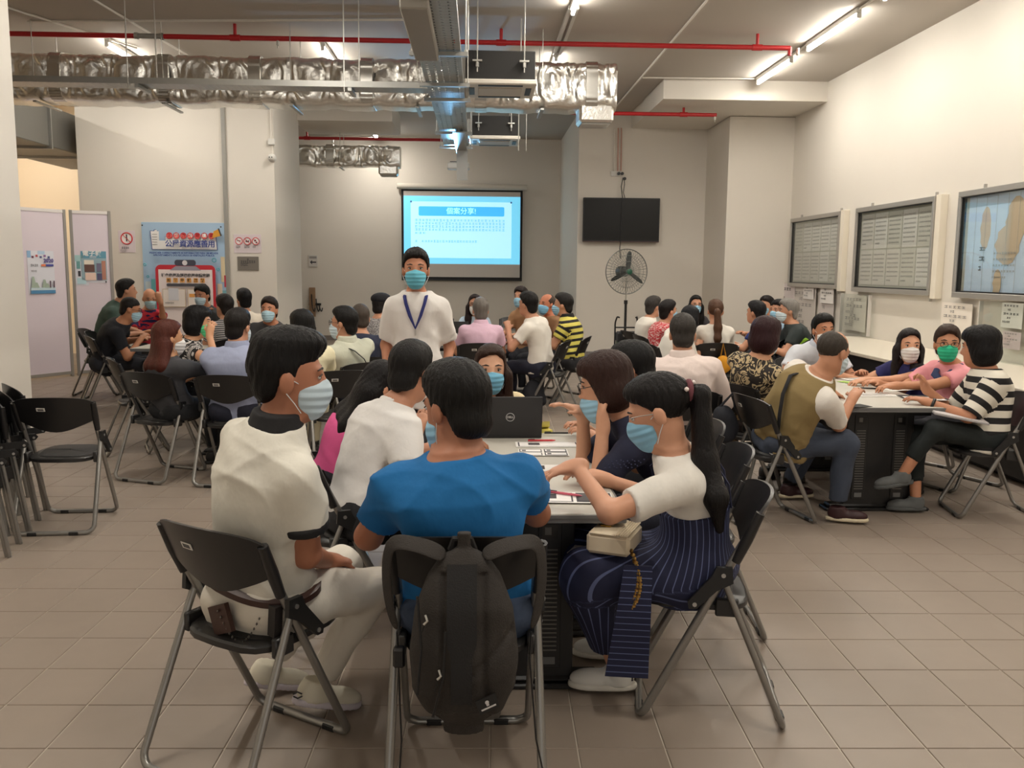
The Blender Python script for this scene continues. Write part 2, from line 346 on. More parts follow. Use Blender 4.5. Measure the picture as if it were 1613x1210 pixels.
# ---- foil ducts
def foil_duct(x0, x1, y0, y1, z0, z1, label, outlet=None, bands=1.25, seed=1):
    cx, cy, cz = (x0+x1)/2, (y0+y1)/2, (z0+z1)/2
    t = empty('foil_duct', (cx, cy, cz), 0, label, 'air duct'); r = random.Random(seed)
    L = x1-x0; hy = (y1-y0)/2; hz = (z1-z0)/2; nx = int(L/.018); per = []
    def ring(n=84):
        out = []
        for k in range(n):
            a = 2*pi*k/n; c, s_ = cos(a), sin(a); p = .38
            out.append((abs(c)**p*(1 if c > 0 else -1)*hy, abs(s_)**p*(1 if s_ > 0 else -1)*hz, c, s_))
        return out
    rg = ring(); n = len(rg); xs = np.linspace(-L/2, L/2, nx+1)
    pk = []; x = -L/2+.22
    while x < L/2-.1:
        pk.append((x+r.uniform(-.05, .05), r.uniform(-.06, .10)*hz*2)); x += r.uniform(.36, .46)
    V = np.zeros((nx+1, n, 3)); X = np.repeat(xs[:, None], n, 1)
    Y = np.array([q[0] for q in rg])[None].repeat(nx+1, 0); Z = np.array([q[1] for q in rg])[None].repeat(nx+1, 0)
    NY = np.array([q[2] for q in rg])[None]; NZ = np.array([q[3] for q in rg])[None]
    disp = .006*np.sin(X*9+Z*21+2*np.sin(X*3.1))+.004*np.sin(X*23-Z*35+1.7)
    front = (Y < -hy*.5)
    for i, (px, pz) in enumerate(pk):
        dx = X-px; dz = Z-pz; rr = np.sqrt(dx*dx+dz*dz); th = np.arctan2(dz, dx)
        d = -.05*np.exp(-(rr/.11)**2) + .014*np.cos(9*th+i)*np.exp(-((rr-.11)/.09)**2) + .008*np.cos(17*th+2*i)*np.exp(-((rr-.18)/.08)**2)
        disp = disp + np.where(front, d, d*.15*(rr < .3))
    sag = .02*np.sin((X+L/2)*2*pi/1.3)
    V[..., 0] = X; V[..., 1] = Y+NY*disp; V[..., 2] = Z+NZ*disp-np.where(Z < 0, np.abs(sag), sag*.3)
    mb = MB(); fs = []
    for i in range(nx):
        for k in range(n): l = (k+1) % n; fs.append((i*n+k, i*n+l, (i+1)*n+l, (i+1)*n+k))
    fs.append(tuple(range(n))); fs.append(tuple(nx*n+k for k in range(n)))
    mb.add(V.reshape(-1, 3), fs); mb.build('foil_wrap', foil, t, smooth=50)
    for hx in np.arange(-L/2+.5, L/2-.3, 1.5):
        for sy in (-1, 1): k = MB(); k.tube([(hx, sy*(hy+.035), -hz*.2), (hx, sy*(hy+.035), CEIL-cz)], .006, 6); k.build('hanger_rod', rodm, t)
        k = MB(); k.box(hx-.02, -hy-.05, -hz-.05, hx+.02, hy+.05, -hz-.03); k.build('hanger_bar', steel, t)
    x = -L/2+bands*.6
    while x < L/2-.3:
        b = MB(); o_ = .014
        vs = [];
        for xx in (x-.08, x-.07, x+.07, x+.08):
            g = o_ if abs(xx-x) < .075 else -.01
            vs += [(xx, q[0]+q[2]*(g+.004*sin(k*1.7)), q[1]+q[3]*(g+.004*sin(k*1.7))) for k, q in enumerate(rg)]
        f2 = []
        for i in range(3):
            for k in range(n): l = (k+1) % n; f2.append((i*n+k, i*n+l, (i+1)*n+l, (i+1)*n+k))
        b.add(vs, f2); b.build('joint_band', foiltape, t, smooth=60); x += bands*r.uniform(.85, 1.15)
    if outlet:
        ox, ow, od = outlet; ox -= cx
        b = MB(); b.box(ox-ow/2, -hy+.03, -hz-od, ox+ow/2, hy-.08, -hz+.05, bev=.03); o2 = b.build('outlet_box', foil, t)
        g = MB(); g.box(ox-ow/2+.03, -hy+.06, -hz-od-.006, ox+ow/2-.03, hy-.11, -hz-od, bev=0); gr = g.build('grille', mat('grille_dark', (70, 68, 64), .5), t)
        s = MB()
        for q in range(7): yy = -hy+.08+q*(2*hy-.2)/6; s.box(ox-ow/2+.035, yy-.006, -hz-od-.016, ox+ow/2-.035, yy+.006, -hz-od-.006)
        s.build('grille_slats', lampbody, gr)
    return t
foil_duct(-5.75, 1.66, 11.0, 11.55, 3.58, 4.12, 'long silver foil-wrapped air duct crossing the room behind the cable tray', (1.42, .42, .17), 1.2, 3)
foil_duct(-4.6, -1.5, 17.0, 17.4, 3.52, 3.9, 'short silver foil-wrapped duct in the recess behind the left pillar', (-1.72, .36, .16), 1.2, 5)
def steel_duct():
    t = empty('steel_duct', (-6.75, 13.2, 3.6), 0, 'grey square steel duct at upper left, running back past the pillar', 'air duct')
    for i, (ya, yb) in enumerate(((-1.1, .1), (.13, 1.3), (1.33, 3.2))):
        b = MB(); b.box(-.55, ya, -.28, .55, yb, .3, bev=.012); b.build('duct_section', mat('duct_steel', (120, 118, 113), .5, .4), t)
        f = MB(); f.box(-.585, ya-.03, -.315, .585, ya, .335); f.build('flange', steel, t)
steel_duct()
# ---- cable trays
def tray(name, along, a0, a1, c, z, wd, label, cross_y=None):
    t = empty(name, (0, 0, z), 0, label, 'cable tray'); b = MB(); s = MB(); n = int((a1-a0)/.075)
    def bx(u0, v0, z0, u1, v1, z1, q):
        if along == 'y': q.box(c+v0, u0, z0, c+v1, u1, z1)
        else: q.box(u0, c+v0, z0, u1, c+v1, z1)
    h = wd/2
    for sgn in (-1, 1):
        bx(a0, sgn*h-.004, 0, a1, sgn*h+.004, .06, b)
        bx(a0, sgn*h*.92-.02, -.002, a1, sgn*h*.92+.02, .002, b)
    for f in (-.55, -.18, .18, .55): bx(a0, f*h-.022, -.002, a1, f*h+.022, .002, b)
    b.build('tray_sides', steel, t)
    for i in range(n):
        u = a0+(i+.5)*(a1-a0)/n; bx(u-.02, -h, -.003, u+.02, h, .0, s)
    tag(s.build('perforated_base', steel, t), kind='stuff')
    return t
TZ = 3.5
t1 = tray('cable_tray', 'y', 6.2, 14.1, -.36, TZ, .37, 'wide perforated steel cable tray running back over the room centre')
def hangers(t, ys, xc, wd):
    for y in ys:
        m_ = MB(); m_.box(xc-wd/2-.07, y-.025, -.045, xc+wd/2+.07, y+.025, -.01); m_.build('bracket', steel, t)
        k = MB()
        for s in (-1, 1):
            for dx in (.03, .05): pass
            k.tube([(xc+s*(wd/2+.05), y, -.05), (xc+s*(wd/2+.05), y, CEIL-TZ)], .006, 6)
            k.tube([(xc+s*(wd/2+.05), y, -.012), (xc+s*(wd/2+.05), y, .012)], .014, 6)
        k.build('hanger_rods', rodm, t)
hangers(t1, (8.0, 9.3, 10.1, 12.5, 13.9), -.36, .37)
mb = MB(); mb.box(-.56, 6.4, -.1, -.36, 7.95, .0, bev=.01); mb.build('cover_plate', mat('cover_grey', (142, 136, 126), .55), t1)
mb = MB(); mb.box(-.37, 12.3, -.05, -.2, 14.5, -.035); mb.build('drop_plate', steel, t1)
mb = MB(); mb.box(-.36, 14.1, -.5, -.19, 14.13, -.03); mb.build('drop_plate', steel, t1)
for i in range(5):
    k = MB(); yy = -.48+.06*i; k.tube([(yy, 6.3, .025), (yy+.01, 9, .022), (yy-.01, 12, .025), (yy, 14, .02)], .012, 6); k.build('cable', mat('grey_cable', (150, 150, 150), .5) if i % 2 else blackm, t1, smooth=40)
t2 = tray('cable_tray', 'x', -5.7, -.55, 9.75, TZ, .26, 'narrow perforated steel cable tray crossing the left half in front of the foil duct')
k = MB(); k.tube([(-5.7, 9.72, .05), (-2.2, 9.75, .05), (-1.2, 9.8, .05)], .03, 8); k.build('cable_bundle', blackm, t2, smooth=40)
k = MB(); k.tube([(-2.3, 9.9, .06), (-1.5, 9.95, .09), (-.5, 10.3, .17)], .035, 8); k.build('cable_bundle', blackm, t2, smooth=40)
for x in (-3.65, -3.45, -1.42, -1.3):
    k = MB(); k.tube([(x, 9.62 if x in (-3.65, -1.42) else 9.9, -.05), (x, 9.62 if x in (-3.65, -1.42) else 9.9, CEIL-TZ)], .007, 6); k.build('hanger_rod', rodm, t2)
for x in (-3.55, -1.36):
    m_ = MB(); m_.box(x-.02, 9.58, -.045, x+.02, 9.94, -.012); m_.build('bracket', steel, t2)
# ---- cassette air conditioners
def cassette(x, y, zb, label, s=1.):
    t = empty('ceiling_cassette_unit', (x, y, zb), 0, label, 'air conditioner'); w_ = .39*s; d = .78*s
    b = MB(); b.box(-.37*s, .02, .03, .37*s, d-.02, .33*s, bev=.008); b.build('casing', mat('cassette_foam', (44, 43, 42), .9), t)
    b = MB(); b.box(-w_, 0, -.02, w_, d, .035, bev=.012); b.build('fascia', mat('cassette_white', (214, 208, 196), .45), t)
    b = MB(); b.box(-.24*s, .2*s, -.03, .24*s, d-.2*s, -.018, bev=.005); b.build('intake_grille', mat('cassette_grille', (196, 190, 178), .5), t)
    for (x0, y0, x1, y1) in ((-.24, .05, .24, .11), (-.24, .67, .24, .73), (-.34, .2, -.28, .58), (.28, .2, .34, .58)):
        v = MB(); v.box(x0*s, y0*s, -.026, x1*s, y1*s, -.012); v.build('louvre', blackm, t)
    for sx in (-.25, .25):
        for sy in (-.02, d+.02):
            r_ = MB(); r_.tube([(sx*s, sy, .1), (sx*s, sy, CEIL-zb)], .007, 6); r_.box(sx*s-.05, sy-.02, .205, sx*s+.05, sy+.025, .222); r_.lathe([(.018, .15), (.018, .2)], (sx*s, sy, 0), 6); r_.build('hanger_rod', rodm, t)
    p = MB(); p.box(-.42*s, .2, .05, -.37*s, .5, .31*s, bev=.01); p.build('pipe_box', lampbody, t)
cassette(.22, 9.75, 3.6, 'dark ceiling cassette air conditioner, nearer and larger of the two')
cassette(.23, 13.9, 3.62, 'dark ceiling cassette air conditioner, smaller one in front of the screen wall')
k = MB()
for dx in (-.34, -.2, .55, .66): k.tube([(dx, 12.9, 3.3 if dx > .5 else 3.5), (dx, 12.9, CEIL)], .006, 6)
tag(k.build('hanger_rods', rodm), 'thin steel rods hanging near the second ceiling unit', 'rod')
# ---- projector
def projector():
    p = Vector(aty(722, 262, 15.3)); t = empty('projector', p, 0, 'small white projector hanging in front of the screen wall', 'projector')
    b = MB(); b.box(-.19, -.13, -.055, .19, .13, .055, bev=.02); b.build('body', mat('projector_white', (222, 218, 208), .4), t)
    k = MB(); k.lathe([(.038, .12), (.04, .15), (.03, .155)], (-.08, 0, 0), 14, axis='y'); k.build('lens', blackm, t, smooth=40)
    k = MB(); k.box(.06, -.134, -.03, .16, -.128, .03); k.build('vent', mat('vent_grey', (140, 138, 132), .5), t)
    k = MB(); k.tube(arc([(.1, 0, .05), (.1, 0, .25), (.06, 0, .4), (.06, 0, CEIL-p.z)], .05), .025, 8); k.build('mount_pole', blackm, t, smooth=40)
    k = MB(); k.box(-.14, -.05, .05, .14, .05, .075); k.build('mount_plate', blackm, t)
    la = bpy.data.lights.new('tray_spill_spot', 'SPOT'); la.energy = 170; la.color = (.22, .58, 1.0); la.spot_size = radians(58); la.spot_blend = .3; la.shadow_soft_size = .03  # blue spot added for spill on the cable tray, aimed away from the screen
    lo = bpy.data.objects.new('tray_spill_spot', la); link(lo, t); lo.location = (-.08, -.2, .05); lo.rotation_euler = (Vector((-.36, 12.2, 3.5))-Vector(p)).to_track_quat('-Z', 'Y').to_euler()
projector()
# ================================================================== CHAIRS AND TABLES
chromem = mat('grey_tube', (148, 146, 142), .33, .75)
seatm = mat('seat_plastic', (38, 37, 37), .36)
backm = mat('back_plastic', (30, 29, 30), .34)
padm = mat('seat_pad', (44, 43, 43), .6, bump=.1, bscale=200)
stickm = mat('sticker_white', (225, 222, 215), .6); inkm = mat('print_ink', (60, 60, 62), .7)
rivm = mat('rivet', (190, 190, 188), .3, .9)
def curved_plate(mb, W, prof, th, bow, z_of, n=14):
    """backrest: n columns, each with a lower and an upper edge, bowed toward +y in the middle being set back"""
    vs = []
    for i in range(n+1):
        u = -1+2*i/n; x = u*W/2; y = -bow*(1-u*u); zl, zu = prof(u); zs = [zl+(zu-zl)*j/4 for j in range(5)]
        for z in zs: vs.append((x, y+z_of(z), z))
        for z in reversed(zs): vs.append((x, y+z_of(z)+th, z))
    m = 10; fs = []
    for i in range(n):
        for k in range(m): l = (k+1) % m; fs.append((i*m+k, i*m+l, (i+1)*m+l, (i+1)*m+k))
    fs.append(tuple(range(m))); fs.append(tuple(n*m+k for k in range(m)))
    return mb.add(vs, fs)
def make_chair():
    t = empty('folding_chair', (0, 0, 0))
    W = .215
    # front leg frame: floor bar at the front, posts rising back to the backrest
    f = MB(); pts = [(-W, -.105, .70), (-W, .022, .45), (-W, .23, .035), (-W+.03, .245, .014), (W-.03, .245, .014), (W, .23, .035), (W, .022, .45), (W, -.105, .70)]
    f.tube(arc(pts, .05, 4), .0125, 8, flat=1.25); f.build('front_leg_frame', chromem, t, smooth=60)
    r = MB(); W2 = .235; pts = [(-W2+.012, -.03, .555), (-W2, -.25, .04), (-W2+.035, -.262, .014), (W2-.035, -.262, .014), (W2, -.25, .04), (W2-.012, -.03, .555)]
    r.tube(arc(pts, .045, 4), .0115, 8, flat=1.25); r.build('rear_leg_frame', chromem, t, smooth=60)
    zof = lambda z: -.095-(z-.66)*.40
    b = MB(); curved_plate(b, .475, lambda u: (.635+.055*(.5+.5*cos(u*pi))*0-.028*cos(u*pi)-.0+.03*abs(u)**6, .835-.02*u*u-.02*abs(u)**8), .012, .055, zof)
    for s in (-1, 1): b.tube([(s*.222, -.072, .615), (s*.226, -.108, .70), (s*.230, -.147, .795)], [.017, .02, .017], 8)
    bo = b.build('backrest', backm, t, smooth=50)
    s = MB(); s.box(-.026, -.0012, -.0115, .026, .0012, .0115); so = s.build('sticker', stickm, t)
    k = MB()
    for zz in (-.005, 0, .005): k.box(-.018, -.0022, zz-.0015, .018, -.001, zz+.0015)
    k.build('print', inkm, so)
    for o in (so,): o.location = (-.06, -.187, .757); o.rotation_euler = (radians(21.8), 0, radians(-6.6))
    # seat: slightly dished plate, rounded at the rear
    q = MB(); vs = []; n = 20; P = []
    for i in range(n):
        a = 2*pi*i/n; c, sn = cos(a), sin(a); P.append((abs(c)**.55*(1 if c > 0 else -1)*.203, .065+abs(sn)**.6*(1 if sn > 0 else -1)*.205))
    for (sc, z) in ((.94, .425), (1, .43), (1, .448), (.95, .455), (.5, .450), (.02, .448)): vs += [(x*sc, y*sc, z-.03*(y < .06)*(.06-y)) for x, y in P]
    fs = [tuple(reversed(range(n)))]
    for j in range(5):
        for i in range(n): l = (i+1) % n; fs.append((j*n+i, j*n+l, (j+1)*n+l, (j+1)*n+i))
    q.add(vs, fs)
    for s_ in (-1, 1): q.box(s_*.203-.012, -.09, .41, s_*.203+.012, -.01, .475, bev=.005)
    q.build('seat', seatm, t, smooth=40)
    p = MB(); vs = []
    for (sc, z) in ((1, .450), (1, .458), (.93, .466), (.02, .467)): vs += [(x*sc*.8, (y-.065)*sc*.78+.07, z-.008*(y < .06)) for x, y in P]
    fs = []
    for j in range(3):
        for i in range(n): l = (i+1) % n; fs.append((j*n+i, j*n+l, (j+1)*n+l, (j+1)*n+i))
    fs.append(tuple(3*n+i for i in range(n))); p.add(vs, fs); p.build('seat_pad', padm, t, smooth=40)
    for s_ in (-1, 1):
        h = MB(); x = s_*.238
        poly = [(-.06, .60), (-.005, .60), (.01, .565), (.09, .47), (.085, .445), (.06, .445), (-.01, .515), (-.065, .545)]
        h.add([(x-.009, y, z) for y, z in poly]+[(x+.009, y, z) for y, z in poly], [tuple(range(8)), tuple(range(15, 7, -1))]+[(i, 8+i, 8+(i+1) % 8, (i+1) % 8) for i in range(8)])
        hb = h.build('hinge_bracket', blackm, t)
        for y, z in ((-.03, .572), (.065, .462)): v = MB(); v.lathe([(.008, -.012), (.008, .012)], (x, y, z), 8, axis='x'); v.build('rivet', rivm, hb)
        for y in (.245, -.262):
            c = MB(); c.box(s_*.12-.028, y-.015, 0, s_*.12+.028, y+.015, .022, bev=.004); c.build('foot_pad', blackm, t)
    return t
CHAIR = make_chair(); _first = [True]
def chair(x, y, a, label, group=None):
    """a: facing in degrees, 0 = away from the camera, 90 = to the right"""
    if _first[0]: o = CHAIR; _first[0] = False
    else: o = copy_tree(CHAIR)
    o.location = (x, y, 0); o.rotation_euler = (0, 0, radians(-a)); return tag(o, label, 'chair', group)
topm = mat('table_top_grey', (196, 192, 182), .42, noise=.02, nscale=14)
edgem = mat('table_edge_grey', (112, 112, 112), .5)
tbm = mat('table_black_steel', (27, 26, 27), .45)
slotm = mat('vent_slot', (110, 108, 104), .4, .4)
def make_table(L=1.62, W=.8):
    """length along local y, near end at y=0"""
    t = empty('training_table', (0, 0, 0))
    m = MB(); m.box(-W/2+.004, .004, .728, W/2-.004, L-.004, .742, bev=.003); m.build('tabletop', topm, t)
    e = MB(); e.box(-W/2, 0, .706, W/2, L, .7285, bev=.004)
    for s in (-1, 1): e.box(s*W/2-.004, 0, .726, s*W/2+.004, L, .738)
    e.box(-W/2, -.004, .726, W/2, .004, .738); e.box(-W/2, L-.004, .726, W/2, L+.004, .738); e.build('edge_band', edgem, t)
    for q, y in enumerate((.17, L-.25)):
        c = MB(); c.box(-.23, y, .04, .23, y+.075, .70, bev=.004); co = c.build('pedestal', tbm, t)
        c = MB(); c.box(-.36, y-.03, 0, .36, y+.10, .022, bev=.006); c.box(-.335, y-.012, .02, .335, y+.085, .045, bev=.01); c.build('foot', tbm, t)
        c = MB(); c.box(-.34, y-.005, .66, .34, y+.08, .708); c.build('bearer', tbm, t)
        for s in (-1, 1):
            d = MB(); d.box(s*.135-.045, y-.006, .08, s*.135+.045, y+.001, .68, bev=.002); do = d.build('vent_panel', mat('vent_panel_black', (33, 32, 32), .5), t)
            v = MB()
            for i in range(24): zz = .15+i*.0175; v.box(s*.135-.03, y-.0085, zz, s*.135+.03, y-.005, zz+.006)
            tag(v.build('vent_slots', slotm, do), kind='stuff')
            v = MB(); v.box(s*.135-.03, y-.008, .60, s*.135+.03, y-.005, .655); v.build('cable_port', mat('port_black', (12, 12, 12), .3), do)
            v = MB(); v.box(s*.135-.02, y-.0095, .615, s*.135-.005+.01, y-.0075, .645); v.build('latch', slotm, do)
            v = MB(); v.box(s*.135-.025, y-.008, .095, s*.135+.025, y-.005, .125); v.build('badge', edgem, do)
    p = MB(); p.box(-.01, .24, .30, .01, L-.24, .70, bev=.003); p.build('modesty_panel', tbm, t)
    return t
TAB = make_table()
def table(x, y, a, label, first=[True]):
    o = TAB if first[0] else copy_tree(TAB); first[0] = False
    o.location = (x, y, 0); o.rotation_euler = (0, 0, radians(-a)); return tag(o, label, 'table')
table(.14, 3.10, 0, 'grey-topped black table in the foreground with the open laptop on its far end')
table(2.73, 5.64, 0, 'grey-topped black table at right, strewn with papers, before the striped dress')
table(2.85, 10.4, 0, 'grey-topped table at the back right, between the fan and the right wall')
table(-.15, 10.2, 0, 'grey-topped table in front of the projection screen')
table(-2.05, 7.45, 0, 'grey-topped table of the left group, mostly hidden behind seated backs')
table(-3.35, 9.6, 0, 'grey-topped table near the banner, between the white panels and the pillar')
# --- loose chairs
chair(-2.585, 5.53, -4, 'empty black folding chair standing alone at left, facing away')
def folded(x, y, a, lean, label):
    """a folded chair leaning: frames swung together and seat lifted between them"""
    t = copy_tree(CHAIR); t.name = 'folded_chair'
    for ch in list(t.children):
        n = ch.name.split('.')[0]
        if n == 'front_leg_frame': ch.matrix_local = Matrix.Translation((0, -.09, .56)) @ Matrix.Rotation(radians(-31), 4, 'X') @ Matrix.Translation((0, .09, -.56))
        if n in ('backrest', 'sticker'): ch.matrix_local = Matrix.Translation((0, -.09, .56)) @ Matrix.Rotation(radians(-31), 4, 'X') @ Matrix.Translation((0, .09, -.56)) @ ch.matrix_local
        if n == 'rear_leg_frame': ch.matrix_local = Matrix.Translation((0, -.075, .56)) @ Matrix.Rotation(radians(19), 4, 'X') @ Matrix.Translation((0, .075, -.56))
        if n in ('seat', 'seat_pad'): ch.matrix_local = Matrix.Translation((0, -.12, .40)) @ Matrix.Rotation(radians(80), 4, 'X') @ Matrix.Translation((0, .05, -.47))
        if n == 'foot_pad': bpy.data.objects.remove(ch)
        if n == 'hinge_bracket':
            ch.matrix_local = Matrix.Translation((0, -.06, .02)) @ Matrix.Translation((0, 0, .53)) @ Matrix.Rotation(radians(38), 4, 'X') @ Matrix.Translation((0, 0, -.53))
    t.matrix_world = Matrix.Translation((x, y, .01)) @ Matrix.Rotation(radians(-a), 4, 'Z') @ Matrix.Rotation(radians(lean), 4, 'X')
    return tag(t, label, 'chair', 'folded chairs leaning at the left wall')
for i, nm in enumerate(('nearest the camera', 'second from the front', 'third from the front', 'fourth from the front', 'farthest back, against the wall end')):
    folded(-2.66-.075*i, 5.10+.24*i, 62-3*i, 12, 'folded black chair leaning at the left wall, '+nm)
# empty chairs seen among the groups
chair(-3.02, 7.8, 62, 'empty charcoal folding chair left of the woman with long auburn hair')
chair(-.66, 14.6, 178, 'empty black chair at the screen, left of the woman in glasses')
chair(.58, 14.6, 180, 'empty black chair at the screen, right of the woman in glasses')
chair(-4.55, 10.9, 80, 'empty black folding chair by the white panels, left of the green shirt')
# ================================================================== PEOPLE
def _v(*a): return np.array(a, dtype=float)
def nrm(v): v = np.asarray(v, float); return v/max(np.linalg.norm(v), 1e-9)
class Cap:
    def __init__(s, a, b, ra, rb, k=.03, cut0=None, cut1=None, fl=None):
        s.a, s.b, s.ra, s.rb, s.k, s.c0, s.c1 = _v(*a), _v(*b), ra, rb, k, cut0, cut1
        r = max(ra, rb); s.lo = np.minimum(s.a, s.b)-r; s.hi = np.maximum(s.a, s.b)+r
    def d(s, p):
        ba = s.b-s.a; L2 = max(ba@ba, 1e-9); q = p-s.a; t = np.clip(q@ba/L2, 0, 1)
        dd = np.linalg.norm(q-t[..., None]*ba, axis=-1)-(s.ra+(s.rb-s.ra)*t)
        u = q@(ba/sqrt(L2))
        if s.c0 is not None: dd = np.maximum(dd, s.c0-u)
        if s.c1 is not None: dd = np.maximum(dd, u-s.c1)
        return dd
class Ell:
    def __init__(s, c, r, R=None, k=.02):
        s.c, s.r, s.R, s.k = _v(*c), _v(*r), (np.eye(3) if R is None else R), k
        m = max(r); s.lo = s.c-m; s.hi = s.c+m
    def d(s, p):
        q = (p-s.c)@s.R          # columns of R are the local axes
        k0 = np.linalg.norm(q/s.r, axis=-1); k1 = np.linalg.norm(q/(s.r*s.r), axis=-1)
        return k0*(k0-1)/np.maximum(k1, 1e-6)
class Fn:
    def __init__(s, f, lo, hi, k=.03): s.f, s.lo, s.hi, s.k = f, _v(*lo), _v(*hi), k
    def d(s, p): return s.f(p)
def smin(a, b, k):
    if k <= 0: return np.minimum(a, b)
    h = np.maximum(k-np.abs(a-b), 0)/k; return np.minimum(a, b)-h*h*k*.25
def grid_field(prims, h, cuts=(), warp=None):
    lo = np.min([p.lo for p in prims], 0)-h*2.5-.012; hi = np.max([p.hi for p in prims], 0)+h*2.5+.012
    n = np.ceil((hi-lo)/h).astype(int)+1
    Fd = np.full(n, .06, np.float32)
    ax = [lo[i]+h*np.arange(n[i]) for i in range(3)]
    for p in prims:
        pad = h*2+p.k+.01
        i0 = np.clip(np.floor((p.lo-pad-lo)/h).astype(int), 0, n-1); i1 = np.clip(np.ceil((p.hi+pad-lo)/h).astype(int)+1, 1, n)
        P = np.stack(np.meshgrid(ax[0][i0[0]:i1[0]], ax[1][i0[1]:i1[1]], ax[2][i0[2]:i1[2]], indexing='ij'), -1)
        sl = tuple(slice(i0[j], i1[j]) for j in range(3))
        Fd[sl] = smin(Fd[sl], p.d(P).astype(np.float32), p.k)
    if cuts or warp:
        P = np.stack(np.meshgrid(*ax, indexing='ij'), -1)
        if warp: Fd = Fd+warp(P).astype(np.float32)
        for c in cuts: Fd = np.maximum(Fd, c(P).astype(np.float32))
    for i in range(3):       # keep the surface closed inside the grid
        s0 = [slice(None)]*3; s0[i] = 0; Fd[tuple(s0)] = .05; s0[i] = -1; Fd[tuple(s0)] = .05
    return Fd, lo, h
_CO = np.array([(i, j, k) for i in (0, 1) for j in (0, 1) for k in (0, 1)])
_ED = [(a, b) for a in range(8) for b in range(a+1, 8) if np.abs(_CO[a]-_CO[b]).sum() == 1]
def surf(Fd, lo, h):
    S = Fd < 0; nx, ny, nz = Fd.shape
    cs = [S[i:nx-1+i, j:ny-1+j, k:nz-1+k] for i, j, k in _CO]
    tot = sum(c.astype(np.int8) for c in cs); act = (tot > 0) & (tot < 8)
    idx = np.argwhere(act)
    if len(idx) == 0: return np.zeros((0, 3)), []
    ids = np.full(act.shape, -1, np.int32); ids[act] = np.arange(len(idx))
    vals = np.stack([Fd[idx[:, 0]+i, idx[:, 1]+j, idx[:, 2]+k] for i, j, k in _CO], 1)
    acc = np.zeros((len(idx), 3)); cnt = np.zeros(len(idx))
    for a, b in _ED:
        va, vb = vals[:, a], vals[:, b]; m = (va < 0) != (vb < 0)
        t = np.where(m, va/np.where(m, va-vb, 1), 0)
        acc += np.where(m[:, None], _CO[a]+t[:, None]*(_CO[b]-_CO[a]), 0); cnt += m
    V = lo+h*(idx+acc/cnt[:, None])
    Q = []
    for ax in range(3):
        o = [1, 2, 0][ax], [2, 0, 1][ax]
        sl0 = [slice(1, None)]*3; sl1 = [slice(1, None)]*3
        sl0[ax] = slice(0, -1); sl1[ax] = slice(1, None)
        for q in o: sl0[q] = slice(1, -1); sl1[q] = slice(1, -1)
        A = S[tuple(sl0)]; B = S[tuple(sl1)]; e = np.argwhere(A != B)
        if len(e) == 0: continue
        flip = A[tuple(e.T)]
        base = e.copy()
        for q in o: base[:, q] += 1
        u = np.zeros(3, int); u[o[0]] = 1; v = np.zeros(3, int); v[o[1]] = 1
        g = lambda w_: ids[tuple((base-w_).T)]
        q4 = np.stack([g(u+v), g(v), g(0*u), g(u)], 1)
        q4[~flip] = q4[~flip][:, ::-1]; Q.append(q4)
    Q = np.concatenate(Q); Q = Q[(Q >= 0).all(1)]
    return V, Q
def mesh_np(name, V, Q, m, parent, origin, pc=None, smooth=True):
    me = bpy.data.meshes.new(name); nv, nq = len(V), len(Q)
    me.vertices.add(nv); me.vertices.foreach_set('co', (V-origin).astype(np.float32).ravel())
    me.loops.add(nq*4); me.loops.foreach_set('vertex_index', Q.astype(np.int32).ravel())
    me.polygons.add(nq); me.polygons.foreach_set('loop_start', np.arange(0, nq*4, 4, dtype=np.int32))
    me.update(calc_edges=True); me.materials.append(m)
    if smooth: me.shade_smooth()
    if pc is not None:
        at = me.attributes.new('pc', 'FLOAT_VECTOR', 'POINT'); at.data.foreach_set('vector', pc.astype(np.float32).ravel())
    o = bpy.data.objects.new(name, me); link(o, parent); return o
def solid(name, prims, h, m, parent, origin, cuts=(), warp=None, pcf=None):
    V, Q = surf(*grid_field(prims, h, cuts, warp))
    if len(V) == 0: return None
    return mesh_np(name, V, Q, m, parent, origin, None if pcf is None else pcf(V))
def skin(rgb=(190, 138, 112)): return mat('skin_%d_%d_%d' % rgb, rgb, .52, noise=.05, nscale=25)
def hairm(rgb):
    n = 'hair_%d_%d_%d' % rgb
    return mat(n, tuple(int(c*.86) for c in rgb), .5, noise=.3, nscale=60, bump=.5, bscale=150, stretch=(1, 1, .12), spec=.22)
def cloth(rgb): return mat('cloth_%d_%d_%d' % rgb, rgb, .85, noise=.04, nscale=10, bump=.55, bscale=15, stretch=(1, 1, .7))
def rot_cols(right, fwd, up): return np.array([right, fwd, up]).T
